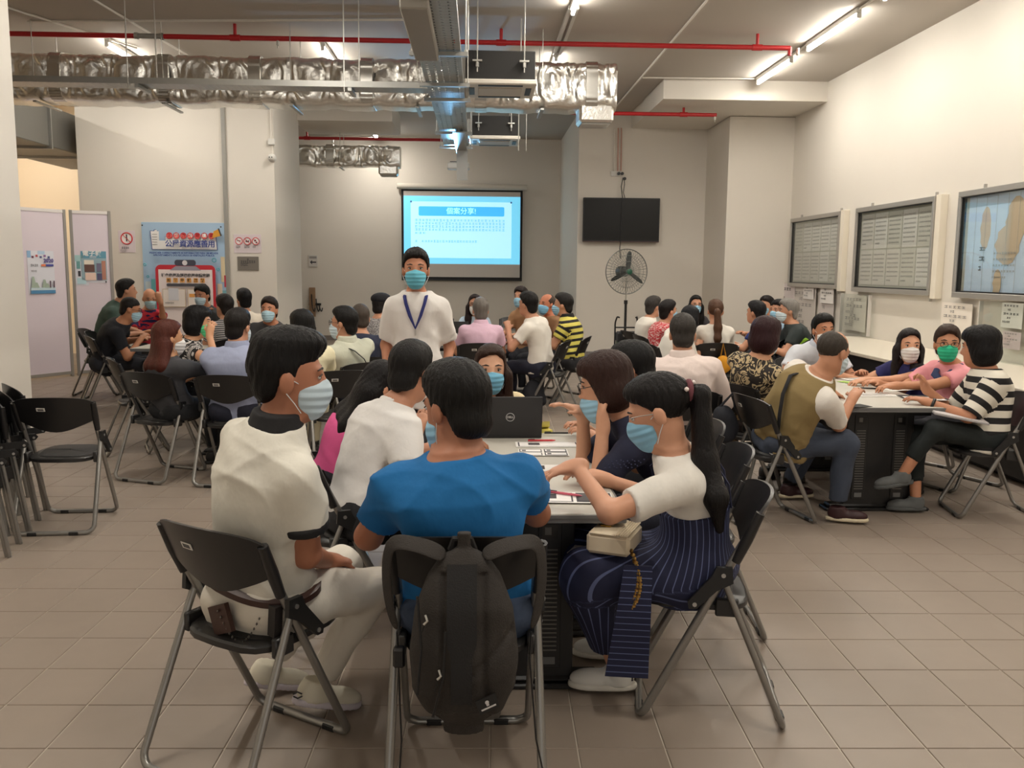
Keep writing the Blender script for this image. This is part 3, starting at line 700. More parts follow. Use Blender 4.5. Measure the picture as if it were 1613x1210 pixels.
# torso half width / half depth from hips (t=0) to the base of the neck (t=1)
T_T = [-.34, -.2, -.05, .08, .25, .42, .6, .75, .86, .94, 1.0]
T_W = [.165, .18, .185, .172, .155, .152, .163, .172, .146, .108, .074]
T_D = [.115, .125, .13, .122, .108, .108, .115, .116, .104, .084, .064]
class Person:
    def __init__(s, name_label, head, a=0., hip=None, z_hip=.545, ha=None, hp=0., hr=0., twist=0., w=1., bulge=0., sk=(196,142,112), h=None, bend=.035, stand=False, hs=1.07, shl=1.0, neckback=.045, nk=.128):
        s.Hc = _v(*(aty(*head) if len(head) == 3 and head[0] > 30 else head)); s.a = a; s.w = w; s.sk = skin(sk); s.hs = hs
        fa = radians(a); s.fw = _v(sin(fa), cos(fa), 0); s.rt = _v(cos(fa), -sin(fa), 0)
        s.stand = stand
        if hip is None: hip = s.Hc[:2]-s.fw[:2]*.13
        s.hip = _v(hip[0], hip[1], .93 if stand else z_hip)
        s.ha = radians(a if ha is None else ha); s.hp = radians(hp); s.hr = radians(hr)
        f0 = _v(sin(s.ha), cos(s.ha), 0); r0 = _v(cos(s.ha), -sin(s.ha), 0)
        f = f0*cos(s.hp)-_v(0, 0, 1)*sin(s.hp); u = np.cross(r0, f)
        r1 = r0*cos(s.hr)-u*sin(s.hr); u1 = np.cross(r1, f)
        s.HR = rot_cols(r1, f, u1)
        d = nrm(s.Hc-s.hip)
        s.neck = s.Hc-nrm(d+_v(0, 0, .8))*nk-s.fw*neckback+_v(0, 0, 0)
        s.L = np.linalg.norm(s.neck-s.hip); s.tz = nrm(s.neck-s.hip)
        s.bend = bend; s.twist = radians(twist); s.bulge = bulge
        y = nrm(s.fw-s.tz*(s.fw@s.tz)); s.tx = np.cross(y, s.tz); s.ty = y
        dist = max(2.5, s.Hc[1]); s.h = h or (.0075 if dist < 3.6 else .009 if dist < 5.2 else .011 if dist < 8 else .015)
        s.o = empty('person', (s.hip[0], s.hip[1], 0), 0, name_label, 'person'); s.org = _v(s.hip[0], s.hip[1], 0)
        sh = .172*w*shl
        ts = s.twist*.5; sx = s.tx*cos(ts)-s.ty*sin(ts); s.sx = sx; s.sy = np.cross(s.tz, sx)
        s.S = {q: s.hip+s.tz*s.L*.80+sx*sg*sh-s.ty*.01 for q, sg in (('L', -1), ('R', 1))}
        s.arm = {}; s.legs = {}
    def tor(s, p):
        q = p-s.hip; z = q@s.tz; t = z/s.L; x = q@s.tx; y = q@s.ty
        dy = np.clip(t-.5, -.6, .5)*s.twist; c, n = np.cos(dy), np.sin(dy)
        x, y = x*c-y*n, x*n+y*c
        y = y+s.bend*4*np.clip(t, 0, 1)*(1-np.clip(t, 0, 1))
        return x, y, z, t
    def torso_prim(s, off=0., t0=-.15, t1=1.0, k=.03, wmul=1., flare=0.):
        def f(p):
            x, y, z, t = s.tor(p)
            ww = np.interp(t, T_T, T_W)*s.w*wmul+off; dd = np.interp(t, T_T, T_D)*(.5+.5*s.w)+off
            if s.bulge: dd = dd+s.bulge*np.exp(-((t-.3)/.25)**2)*(y > 0); ww = ww+s.bulge*.6*np.exp(-((t-.28)/.25)**2)
            if flare: ww = ww+flare*np.clip(.3-t, 0, 1); dd = dd+flare*np.clip(.3-t, 0, 1)
            e = (np.abs(x/ww)**2.3+np.abs(y/dd)**2.3)**(1/2.3)
            d = (e-1)*np.minimum(ww, dd)
            return np.maximum(d, np.maximum((t0-t)*s.L, (t-t1)*s.L))
        pts = [s.hip+s.tz*s.L*t for t in (t0, .5, t1)]; R = .26*max(s.w, 1)+off+max(flare, 0)*.4+s.bulge
        lo = np.min(pts, 0)-R; hi = np.max(pts, 0)+R
        zz = sorted((pts[0][2], pts[2][2])); lo[2] = zz[0]-.17; hi[2] = zz[1]+.16
        return Fn(f, lo, hi, k)
    def set_arm(s, q, wrist, pole=None, l1=.285, l2=.255, hand=None, palm=None, curl=.6, spread=1.):
        S = s.S[q]; sg = -1 if q == 'L' else 1
        W = _v(*(aty(*wrist) if wrist[0] > 30 else wrist))
        d = W-S; D = np.linalg.norm(d); m = l1+l2-.004
        if D > m:
            ex = min(D/m, 1.12); l1 *= ex; l2 *= ex; m = l1+l2-.002
            if D > m: W = S+d*(m/D); D = m
        dn = nrm(d); x = (l1*l1-l2*l2+D*D)/(2*D); hh = sqrt(max(l1*l1-x*x, 1e-6))
        pl = s.sx*sg*.55-_v(0, 0, 1)*.9-s.fw*.25 if pole is None else _v(*pole)
        pl = nrm(pl-dn*(pl@dn)); E = S+dn*x+pl*hh
        hd = nrm(W-E) if hand is None else nrm(_v(*hand))
        pn = _v(0, 0, -1) if palm is None else _v(*palm)
        pn = nrm(pn-hd*(pn@hd)); s.arm[q] = (S, E, W, hd, pn, curl, sg, spread)
    def arm_rest(s, dz=.775, reach=.40, sep=.13):
        for q, sg in (('L', -1), ('R', 1)):
            if q not in s.arm: s.set_arm(q, tuple(s.hip+s.fw*reach+s.rt*sg*sep+_v(0, 0, dz-s.hip[2])))
    def hand_prims(s, q):
        S, E, W, d, n, curl, sg, spr = s.arm[q]; l = np.cross(d, n); th = -sg*1.0
        # thumb side: for a palm facing down and fingers forward it is towards the body's midline
        lt = l*(1 if (l@s.sx)*(-sg) > 0 else -1)
        if abs(l@s.sx) < .2: lt = l*(1 if l[2] > 0 else -1)
        R = rot_cols(lt, d, n); fr = max(.0082, s.h*.78); P = [Ell(W+d*.048, (.041, .052, .0165), R, .02), Cap(W-d*.02, W+d*.03, .027, .026, .02)]
        for i, (off, ln) in enumerate(((.030, .072), (.010, .080), (-.011, .075), (-.031, .060))):
            b = W+d*(.088-.006*abs(i-1.2))+lt*off*spr; a1 = curl*.55+.04*i; a2 = a1+curl*.9; a3 = a2+curl*.7
            dirs = [nrm(d*cos(x)+n*sin(x)+lt*off*1.2*spr) for x in (a1, a2, a3)]
            p0 = b-d*.025; p1 = b+dirs[0]*ln*.45; p2 = p1+dirs[1]*ln*.33; p3 = p2+dirs[2]*ln*.25
            P += [Cap(p0, p1, fr*1.08, fr, .006), Cap(p1, p2, fr, fr*.95, .004), Cap(p2, p3, fr*.95, fr*.85, .004)]
        t0 = W+d*.022+lt*.028; t1 = t0+nrm(d*.7+lt*.75+n*.25)*.042; t2 = t1+nrm(d*.95+lt*.25+n*.45)*.036
        return P+[Cap(t0-lt*.012, t1, fr*1.5, fr*1.2, .012), Cap(t1, t2, fr*1.15, fr*.95, .005)]
    def body(s, legs=None, hands=True, ears=True):
        """head, neck, trunk, arms and hands as one continuous skin; legs too where they show"""
        H = lambda x, y, z: s.Hc+s.HR@(_v(x, y, z)*s.hs)
        k = s.hs
        P = [Ell(H(0, -.014, .036), _v(.074, .094, .088)*k, s.HR, .03), Ell(H(0, .022, -.03), _v(.062, .074, .09)*k, s.HR, .03),
             Ell(H(0, .05, -.082), _v(.042, .042, .038)*k, s.HR, .03),
             Cap(H(0, .088, .012), H(0, .104, -.024), .009*k, .0135*k, .014), Cap(H(-.016, .088, -.03), H(.016, .088, -.03), .011*k, .011*k, .012),
             Cap(H(-.036, .078, .03), H(.036, .078, .03), .009*k, .009*k, .02)]
        if s.Hc[1] < 8: P += [Cap(H(-.02, .082, -.062), H(.02, .082, -.062), .009*k, .009*k, .008)]
        if ears:
            for q in (-1, 1): P += [Ell(H(q*.077, -.012, -.006), _v(.011, .021, .033)*k, s.HR, .008)]
        P += [Cap(s.neck-s.tz*.03, H(0, -.022, -.065), .060*s.w, .051*s.w, .035)]
        P += [s.torso_prim(-.012, -.2, 1.0, .05)]
        for q in s.arm:
            S, E, W, hd, *_ = s.arm[q]; ww = .35+.65*s.w
            P += [Cap(S, E, .052*ww, .042*ww, .04), Cap(E, W, .041*ww, .027*ww, .02)]
            if hands: P += s.hand_prims(q)
        for (a, b, ra, rb) in (legs or []): P += [Cap(a, b, ra, rb, .03)]
        return solid('body', P, s.h, s.sk, s.o, s.org)
    def pc(s, V):
        x, y, z, t = s.tor(V); out = np.stack([x, y, z], 1)
        for q in s.arm:
            S, E, W, *_ = s.arm[q]; d = nrm(E-S); u = (V-S)@d; r = np.linalg.norm(V-S-u[:, None]*d, axis=1)
            m = (u > .02) & (r < .1) & (np.abs(x) > .145*s.w)
            out[m, 2] = s.L*.81-u[m]; out[m, 0] = (V[m]-S)@s.sx
        return out
    def shirt(s, m, t0=-.13, sleeve=.62, off=.012, neck_t=.985, name='shirt', k=.05, wr=.004, sl_r=.0, flare=0., long=False, vneck=0.):
        P = [s.torso_prim(off, t0, neck_t, k, flare=flare)]
        for q in s.arm:
            if sleeve <= 0: continue
            S, E, W, *_ = s.arm[q]; L = np.linalg.norm(E-S); ww = .35+.65*s.w
            P += [Cap(S, E, .064*ww+off*.5, (.058+sl_r)*ww+off*.5, .055, cut1=L*sleeve if not long else None)]
            if long: P += [Cap(E, W, .055*ww, .038*ww, .03, cut1=np.linalg.norm(W-E)*.95)]
        cuts = []
        if s.Hc[1] < 9 and neck_t > .95 and sleeve >= 0:
            nk = s.neck+s.tz*.01
            cuts.append(lambda p: .064*(.45+.55*s.w)+.008-np.linalg.norm((p-nk)-((p-nk)@s.tz)[..., None]*s.tz, axis=-1) - np.where((p-nk)@s.tz < -.022, 1., 0.))
        warp = None
        if wr:
            x0, y0, z0 = s.org
            def warp(p):
                x, y, z = p[..., 0]-x0, p[..., 1]-y0, p[..., 2]
                A = np.sin(26*z+9*x+5*np.sin(7*x+3*z)+4*np.sin(6*y)); B = np.sin(38*x+15*z+3*np.sin(11*z)); C = np.sin(17*(x+y)-21*z+3*np.sin(9*x))
                R1 = 1-np.abs(np.sin(9*(z+.6*x)+1.6*np.sin(9*x+5*y)+1.4*np.sin(13*z+4*y)+x0*9)); R2 = 1-np.abs(np.sin(7*(z-.8*x)+1.8*np.sin(8*y+7*x)+1.5*np.sin(12*z-5*x)+y0*7)); return wr*(A*.5+B*.35+C*.4-.9*R1**2-.8*R2**2+.5)
        return solid(name, P, s.h*(1. if s.Hc[1] < 3.6 else 1.15), m, s.o, s.org, cuts, warp, s.pc)
    def collar(s, m, r=.071, hgt=.045, name='collar', off=0.):
        w_ = .45+.55*s.w; a = s.neck-s.tz*.005; b = a+nrm(s.tz*.8+_v(0, 0, .5))*hgt
        return solid(name, [Cap(a-s.tz*.02, b, (r+.016)*w_+.004, r*w_, 0, cut0=0, cut1=np.linalg.norm(b-a)+.012)], min(s.h, .008), m, s.o, s.org)
    def cuffs(s, m, sleeve=.62, wd=.026, off=.021):
        for q in s.arm:
            S, E, W, *_ = s.arm[q]; L = np.linalg.norm(E-S); d = nrm(E-S); ww = .35+.65*s.w
            solid('cuff', [Cap(S+d*(L*sleeve-wd), S+d*(L*sleeve+.004), .058*ww+off, .057*ww+off, 0, cut0=0, cut1=wd+.004)], .0065, m, s.o, s.org)
    # ---- legs
    def set_legs(s, knee=.43, sep=.11, shin=0., kz=None, feet=None, knees=None):
        for q, sg in (('L', -1), ('R', 1)):
            hj = s.hip+s.rt*sg*.085*s.w-_v(0, 0, .01)
            if s.stand:
                K = hj+_v(0, 0, -.43)+s.fw*.02; A = _v(hj[0], hj[1], .09)-s.fw*.02
            else:
                K = s.hip+s.fw*knee+s.rt*sg*sep; K[2] = kz or .50
                A = K+s.fw*shin; A[2] = .09
            if knees and q in knees: K = _v(*knees[q])
            if feet and q in feet: A = _v(*feet[q])
            s.legs[q] = (hj, K, A)
    def trousers(s, m, loose=1., short=None, name='trousers', waist=.04, hem=.05, wr=.004, pcm=None, cuffw=1.):
        t1 = waist; P = [s.torso_prim(.006, -.22, t1, .05)]
        for q in s.legs:
            hj, K, A = s.legs[q]; w_ = (.3+.7*s.w)*loose
            P += [Ell(hj-s.fw*.035, (.105*s.w, .115*s.w, .088*s.w), rot_cols(s.rt, s.fw, _v(0, 0, 1)), .04)]
            if short is not None and short <= 1: P += [Cap(hj, K, .088*w_, .068*w_, .05, cut1=np.linalg.norm(K-hj)*short)]
            else:
                L = np.linalg.norm(A-K)
                P += [Cap(hj, K, .088*w_, .066*w_, .05), Cap(K, A, .064*w_, .046*w_*cuffw, .03, cut1=L-hem)]
        x0, y0, z0 = s.org
        def warp(p):
            x, y, z = p[..., 0]-x0, p[..., 1]-y0, p[..., 2]
            return wr*(np.sin(31*z+14*y+4*np.sin(9*x))+.7*np.sin(33*x+12*z+3*np.sin(13*y)))
        return solid(name, P, s.h*(1.2 if s.Hc[1] < 3.6 else 1.5), m, s.o, s.org, (), warp if wr else None, s.pc if pcm else None)
    def shoes(s, m, solem, dirs=None, heel=None, toe=0., fine=None):
        for q in s.legs:
            hj, K, A = s.legs[q]; d = dirs[q] if dirs and q in dirs else s.fw; d = nrm(_v(*d)); u = nrm(_v(0, 0, 1)-d*d[2]); r = np.cross(d, u)
            R = rot_cols(r, d, u); h = fine or (max(.007, s.h*.85) if s.Hc[1] < 6.5 else .015); z0 = A-u*.085
            sh = [Ell(z0+d*.0+u*.05, (.036, .06, .05), R, .03), Ell(z0+d*.10+u*.035, (.043, .09, .038), R, .03), Cap(A-u*.06, A+u*.0, .042, .04, .03)]
            flo = lambda p, z0=z0, u=u: .018-(p-z0)@u
            top = lambda p, A=A, u=u: (p-A)@u-.01
            o = solid('shoe', sh, h, m, s.o, s.org, (flo, top))
            so = [Ell(z0-d*.005+u*.012, (.040, .068, .06), R, .04), Ell(z0+d*.10+u*.012, (.048, .096, .06), R, .04)]
            if o: solid('sole', so, h, solem, o, _v(0, 0, 0)+s.org*1, (lambda p, z0=z0, u=u: (p-z0)@u-.026, lambda p, z0=z0, u=u: .001-(p-z0)@u))
    # ---- head dress
    def H(s, x, y, z): return s.Hc+s.HR@(_v(x, y, z)*s.hs)
    def hair(s, style, rgb=(24, 20, 19), m=None):
        m = m or hairm(rgb); k = s.hs; h = min(s.h, .0085 if s.Hc[1] < 6 else .0115); HR = s.HR; c0 = s.Hc
        def loc(p): return (p-c0)@HR/k
        def zcut(xs, zs): return lambda p: (np.interp(loc(p)[..., 1], xs, zs)+.005*np.sin(70*loc(p)[..., 0]+2+c0[0]*9)+.003*np.sin(150*loc(p)[..., 0]+90*loc(p)[..., 1])-loc(p)[..., 2])*.75*k
        def wv(p):
            q = loc(p); th = np.arctan2(q[..., 0], q[..., 1]-.0)
            return .0017*(np.sin(23*th+6*np.sin(14*q[..., 2]))+np.sin(41*th+2.))*np.clip((q[..., 2]+.07)/.06, 0, 1)
        E = lambda c, r, kk=.03: Ell(s.H(*c), _v(*r)*k, HR, kk)
        if style == 'short':
            return solid('hair', [E((0, -.022, .045), (.086, .107, .098)), E((0, .018, .09), (.066, .072, .052)), E((0, -.06, -.04), (.068, .055, .06))], h, m, s.o, s.org,
                         [zcut([-.12, -.08, -.055, -.035, -.012, .012, .02, .06, .085, .12], [-.092, -.092, -.075, -.015, -.018, -.018, .038, .070, .092, .1])], wv)
        if style == 'crop':
            return solid('hair', [E((0, -.018, .042), (.080, .101, .092)), E((0, -.06, -.035), (.064, .05, .05))], h, m, s.o, s.org,
                         [zcut([-.12, -.07, -.045, -.03, -.012, .012, .02, .06, .085, .12], [-.08, -.08, -.06, -.008, -.01, -.012, .04, .06, .08, .088])])
        if style == 'quiff':
            return solid('hair', [E((0, -.022, .042), (.080, .103, .094)), E((0, .028, .105), (.060, .072, .044)), E((0, -.02, .10), (.068, .09, .052)), E((0, -.06, -.025), (.060, .046, .05))], h, m, s.o, s.org,
                         [zcut([-.12, -.07, -.045, -.03, -.012, .012, .02, .06, .085, .14], [-.085, -.085, -.065, -.01, -.016, -.016, .04, .06, .078, .09])], wv)
        if style == 'balding':
            bare = lambda p: np.minimum(.062*k-np.linalg.norm((p-s.H(0, .03, .11))*1.0, axis=-1), 1)
            return solid('hair', [E((0, -.02, .036), (.082, .102, .088))], h, m, s.o, s.org,
                         [zcut([-.12, -.07, -.045, -.03, -.012, .012, .02, .12], [-.07, -.07, -.055, -.005, -.012, -.012, .045, .09]),
                          lambda p: .085*k-np.linalg.norm(p-s.H(0, .04, .115), axis=-1)], wv)
        if style == 'bob':
            return solid('hair', [E((0, -.02, .05), (.095, .112, .095)), E((0, -.03, -.03), (.104, .098, .10)), E((0, .03, .085), (.07, .064, .05))], h, m, s.o, s.org,
                         [zcut([-.16, .03, .034, .06, .085, .14], [-.118, -.118, -.05, .048, .066, .07])], wv)
        if style in ('long', 'longback'):
            P = [E((0, -.022, .046), (.083, .105, .095)), E((0, -.042, -.03), (.087, .078, .10)), E((0, .018, .088), (.062, .062, .044))]
            for sx in (-1, 0, 1):
                a = s.H(sx*.055, -.045, -.05); b = s.neck+s.sx*sx*.075-s.sy*(.085 if style == 'longback' or sx == 0 else .02)-s.tz*.06
                c = b-s.tz*.13+s.sx*sx*.01-s.sy*.02
                if style == 'long' and sx: a = s.H(sx*.070, -.005, -.03); b = s.neck+s.sx*sx*.085+s.sy*.055-s.tz*.05; c = b-s.tz*.14+s.sy*.055
                P += [Cap(a, b, .05, .045, .04), Cap(b, c, .045, .022, .04)]
            cut = zcut([-.3, .0, .006, .04, .07, .14], [-9, -9, .0, .066, .094, .1])
            fr = lambda p: np.where((loc(p)[..., 2] > -.12) & (np.abs(loc(p)[..., 0]) < .068), cut(p), -1)
            return solid('hair', P, h, m, s.o, s.org, [fr], wv)
        if style == 'pony':
            c = solid('hair', [E((0, -.02, .042), (.082, .105, .092)), E((0, -.10, .03), (.04, .03, .04)), E((0, .02, .085), (.066, .068, .048))], h, m, s.o, s.org,
                      [zcut([-.16, -.07, -.02, .0, .02, .06, .085, .14], [-.06, -.06, -.03, .0, .035, .07, .094, .1])], wv)
            b0 = s.H(0, -.115, .028); b1 = b0-s.HR[:, 1]*.05-_v(0, 0, .03); tx = getattr(s, 'tail_x', 0.); b2 = s.tp(tx*.5, 'b' if not tx else -.085, .92, .03); b3 = s.tp(tx, 'b' if not tx else -.075, .68, .012); b4 = s.tp(tx*1.1, 'b' if not tx else -.07, .43, .0)
            solid('ponytail', [Cap(b0, b1, .024, .032, .02), Cap(b1, b2, .035, .045, .03), Cap(b2, b3, .044, .040, .03), Cap(b3, b4, .040, .016, .03)], h, m, s.o, s.org, (), wv)
            return c
    def cap(s, m):
        k = s.hs; zc = lambda p: (.03-.25*((p-s.Hc)@s.HR)[..., 1]-((p-s.Hc)@s.HR)[..., 2])
        solid('flat_cap', [Ell(s.H(0, -.01, .075), _v(.095, .12, .062)*k, s.HR, .02), Ell(s.H(0, .085, .055), _v(.075, .06, .018)*k, s.HR, .02)], s.h, m, s.o, s.org, [lambda p: (.035-((p-s.Hc)@s.HR)[..., 2])])
    def mask(s, rgb=(150, 196, 222), drop=0., loops=True):
        k = s.hs; c0 = s.Hc; HR = s.HR
        nm = 'mask_%d_%d_%d' % rgb
        if nm not in _mats:
            m, nt, b = _tree(nm); b.inputs['Base Color'].default_value = (*lin(rgb), 1); b.inputs['Roughness'].default_value = .8
            at = nt.nodes.new('ShaderNodeAttribute'); at.attribute_name = 'pc'; sx = nt.nodes.new('ShaderNodeSeparateXYZ'); nt.links.new(at.outputs['Vector'], sx.inputs[0])
            mu = nt.nodes.new('ShaderNodeMath'); mu.operation = 'MULTIPLY'; mu.inputs[1].default_value = 260; nt.links.new(sx.outputs[2], mu.inputs[0])
            sn = nt.nodes.new('ShaderNodeMath'); sn.operation = 'SINE'; nt.links.new(mu.outputs[0], sn.inputs[0])
            bp = nt.nodes.new('ShaderNodeBump'); bp.inputs['Strength'].default_value = .35; bp.inputs['Distance'].default_value = .006; nt.links.new(sn.outputs[0], bp.inputs['Height']); nt.links.new(bp.outputs[0], b.inputs['Normal'])
            _mats[nm] = m
        def loc(p): return (p-c0)@HR/k
        P = [Ell(s.H(0, .036, -.04-drop), _v(.066, .07, .062)*k, HR, .02), Ell(s.H(0, .07, -.035-drop), _v(.036, .052, .05)*k, HR, .03), Ell(s.H(0, .055, -.085-drop), _v(.045, .045, .035)*k, HR, .03)]
        def cut(p):
            q = loc(p); top = .006-drop-.30*np.abs(q[..., 0])
            return np.maximum(np.maximum(q[..., 2]-top, (-.118-drop)-q[..., 2]), .022+.0*q[..., 2]-q[..., 1])*k
        h = .0055 if s.Hc[1] < 6 else .0085
        o = solid('face_mask', P, h, _mats[nm], s.o, s.org, [cut], None, lambda V: (V-c0)@HR/k)
        if loops and s.Hc[1] < 8 and o:
            for q in (-1, 1):
                b = MB()
                for (z0, z1) in ((-.012-drop, .012), (-.09-drop, -.032)):
                    pts = [s.H(q*.058, .032, z0), s.H(q*.072, .012, (z0+z1)/2), s.H(q*.083, -.012, z1)]
                    b.tube([Vector(x-s.org) for x in pts], .0016, 5)
                b.build('ear_loop', mat('ear_loop', (225, 228, 230), .8), o)
        return o
    def face(s, brow=(28, 22, 20), eyes=True):
        k = s.hs
        if s.Hc[1] > 13: return
        for q in (-1, 1):
            if eyes:
                e = MB(); c = s.H(q*.032, .0785, .012); e.lathe([(.001, -.010), (.007, -.007), (.0098, 0), (.007, .007), (.001, .0098)], (0, 0, 0), 10, axis='y')
                R = s.HR; e.v = [tuple(R@_v(v[0]*1.35, v[1]*.6, v[2]*.62)*k+c-s.org) for v in e.v]; eo = e.build('eye', mat('eye_white', (222, 214, 206), .3), s.o, smooth=60)
                i = MB(); i.lathe([(.0058, -.002), (.0056, .001), (.003, .0022)], (0, .0055, 0), 10, axis='y'); i.v = [tuple(R@_v(v[0], v[1]*.9, v[2])*k+c-s.org) for v in i.v]; i.build('iris', mat('iris_dark', (30, 20, 16), .2), eo)
                l = MB(); l.tube([Vector(s.H(q*.019, .0835, .0165)-s.org), Vector(s.H(q*.032, .0875, .0205)-s.org), Vector(s.H(q*.046, .079, .0155)-s.org)], .0022, 5); l.build('eyelid', mat('lash_dark', (40, 28, 24), .6), eo)
            b = MB(); b.tube([Vector(s.H(q*.014, .0868, .033)-s.org), Vector(s.H(q*.032, .0868, .0385)-s.org), Vector(s.H(q*.052, .0735, .033)-s.org)], [.0035, .0042, .002], 6); b.build('eyebrow', mat('brow_%d' % brow[0], brow, .7), s.o, smooth=60)
    def glasses(s, rgb=(25, 22, 22)):
        b = MB(); o = s.org
        for q in (-1, 1):
            pts = [Vector(s.H(q*.034+.024*cos(t), .108-.012*abs(cos(t))*(1 if q*cos(t) > 0 else 0), .008+.019*sin(t))-o) for t in np.linspace(0, 2*pi, 15)[:-1]]
            b.tube(pts, .0021, 5, closed=True)
            b.tube([Vector(s.H(q*.058, .100, .014)-o), Vector(s.H(q*.078, .03, .012)-o), Vector(s.H(q*.082, -.015, .004)-o)], .0018, 5)
        b.tube([Vector(s.H(-.011, .107, .012)-o), Vector(s.H(.011, .107, .012)-o)], .0018, 5)
        b.build('glasses', mat('frame_%d' % rgb[0], rgb, .35), s.o)
    def strap(s, pts, m, r=.014, name='strap', flat=.25):
        b = MB(); b.tube([Vector(_v(*p)-s.org) for p in pts], r, 8, flat=flat); return b.build(name, m, s.o, smooth=50)
    def ring(s, t, off=.0, n=32, wob=0.):
        ww = np.interp(t, T_T, T_W)*s.w+off; dd = np.interp(t, T_T, T_D)*(.5+.5*s.w)+off; out = []
        if s.bulge: dd = dd+s.bulge*.7; ww = ww+s.bulge*.5
        for i in range(n):
            c, q = cos(2*pi*i/n), sin(2*pi*i/n); x = ww*abs(c)**(2/2.3)*(1 if c > 0 else -1); y = dd*abs(q)**(2/2.3)*(1 if q > 0 else -1)
            y -= s.bend*4*max(t, 0)*(1-max(t, 0)); an = max(-.6, t-.5)*s.twist; x, y = x*cos(an)+y*sin(an), -x*sin(an)+y*cos(an)
            out.append(s.hip+s.tz*s.L*t+s.tx*x+s.ty*y)
        return out
    def tp(s, x, y, t, off=.0):
        """point on the torso surface in torso coordinates"""
        ww = np.interp(t, T_T, T_W)*s.w+.02; dd = np.interp(t, T_T, T_D)*(.5+.5*s.w)+.02
        if y == 'b': yy = -dd*(max(0, 1-abs(x/ww)**2.3))**(1/2.3)-off
        elif y == 'f': yy = dd*(max(0, 1-abs(x/ww)**2.3))**(1/2.3)+off
        else: yy = y
        yy -= s.bend*4*min(max(t, 0), 1)*(1-min(max(t, 0), 1)); an = (t-.5)*s.twist
        xx, yy = x*cos(an)+yy*sin(an), -x*sin(an)+yy*cos(an)
        return s.hip+s.tz*s.L*t+s.tx*xx+s.ty*yy
# ================================================================== THE CROWD
BLK = (24, 21, 20); GREY = (118, 112, 106); BRN = (58, 38, 30)
soleW = mat('sole_white', (222, 218, 208), .6); soleC = mat('sole_cream', (214, 202, 174), .6); soleD = mat('sole_dark', (40, 38, 37), .7)
shoeD = mat('shoe_dark', (38, 35, 34), .55)
def make(label, head, a, hair, hc, top, legs=(40, 42, 50), mask=None, hip=None, ha=None, hp=0, hr=0, w=1., sleeve=.62, L=None, R=None, Lk={}, Rk={},
         collar=None, glasses=None, seat=None, knees=None, feet=None, shoe=None, sole=None, sdirs=None, bulge=0., twist=0., sk=(196, 142, 112), knee=.43, sep=.11,
         shin=0., reach=.40, hands_z=.775, t0=-.13, off=.012, bend=.035, drop=0., stand=False, h=None, body_legs=None, loose=1., short=None, hem=.05, wr=.006, waist=.04, vest=None, hs=1.07, face=True, sl_long=False, skirt=None, nohair=False, hsep=.13):
    p = Person(label, head, a, hip=hip, ha=ha, hp=hp, hr=hr, w=w, sk=sk, bulge=bulge, twist=twist, bend=bend, stand=stand, h=h, hs=hs)
    for q, t, k in (('L', L, Lk), ('R', R, Rk)):
        if t is not None: p.set_arm(q, t, **k)
    p.arm_rest(hands_z, reach, hsep)
    p.set_legs(knee, sep, shin, knees=knees, feet=feet)
    bl = body_legs(p) if body_legs else None
    p.body(bl)
    tm = top if not isinstance(top, tuple) else cloth(top)
    p.top = p.shirt(tm, t0=t0, sleeve=sleeve, off=off, wr=wr, long=sl_long)
    if vest: p.shirt(vest, t0=-.1, sleeve=0, off=.024, name='vest', neck_t=.975, wr=.006)
    if collar: p.collar(collar if not isinstance(collar, tuple) else cloth(collar))
    lm = legs if not isinstance(legs, tuple) else cloth(legs)
    p.trousers(lm, loose=loose, short=short, hem=hem, waist=waist, pcm=True if not isinstance(legs, tuple) else None)
    p.shoes(shoe or shoeD, sole or soleD, sdirs)
    if not nohair and hair: p.hair(hair, hc)
    if mask: p.mask(mask, drop)
    if face: p.face(eyes=p.Hc[1] < 12.8)
    if glasses: p.glasses(glasses)
    if seat is not False and not stand:
        x, y, ca, cl = (seat if seat and len(seat) == 4 else (p.hip[0]-p.fw[0]*.085, p.hip[1]-p.fw[1]*.085, a, seat if isinstance(seat, str) else 'black folding chair under the '+label.split('person ')[-1]))
        chair(x, y, ca, cl)
    return p
blue = (150, 196, 222); pale = (205, 222, 230); whitem = (232, 230, 228)
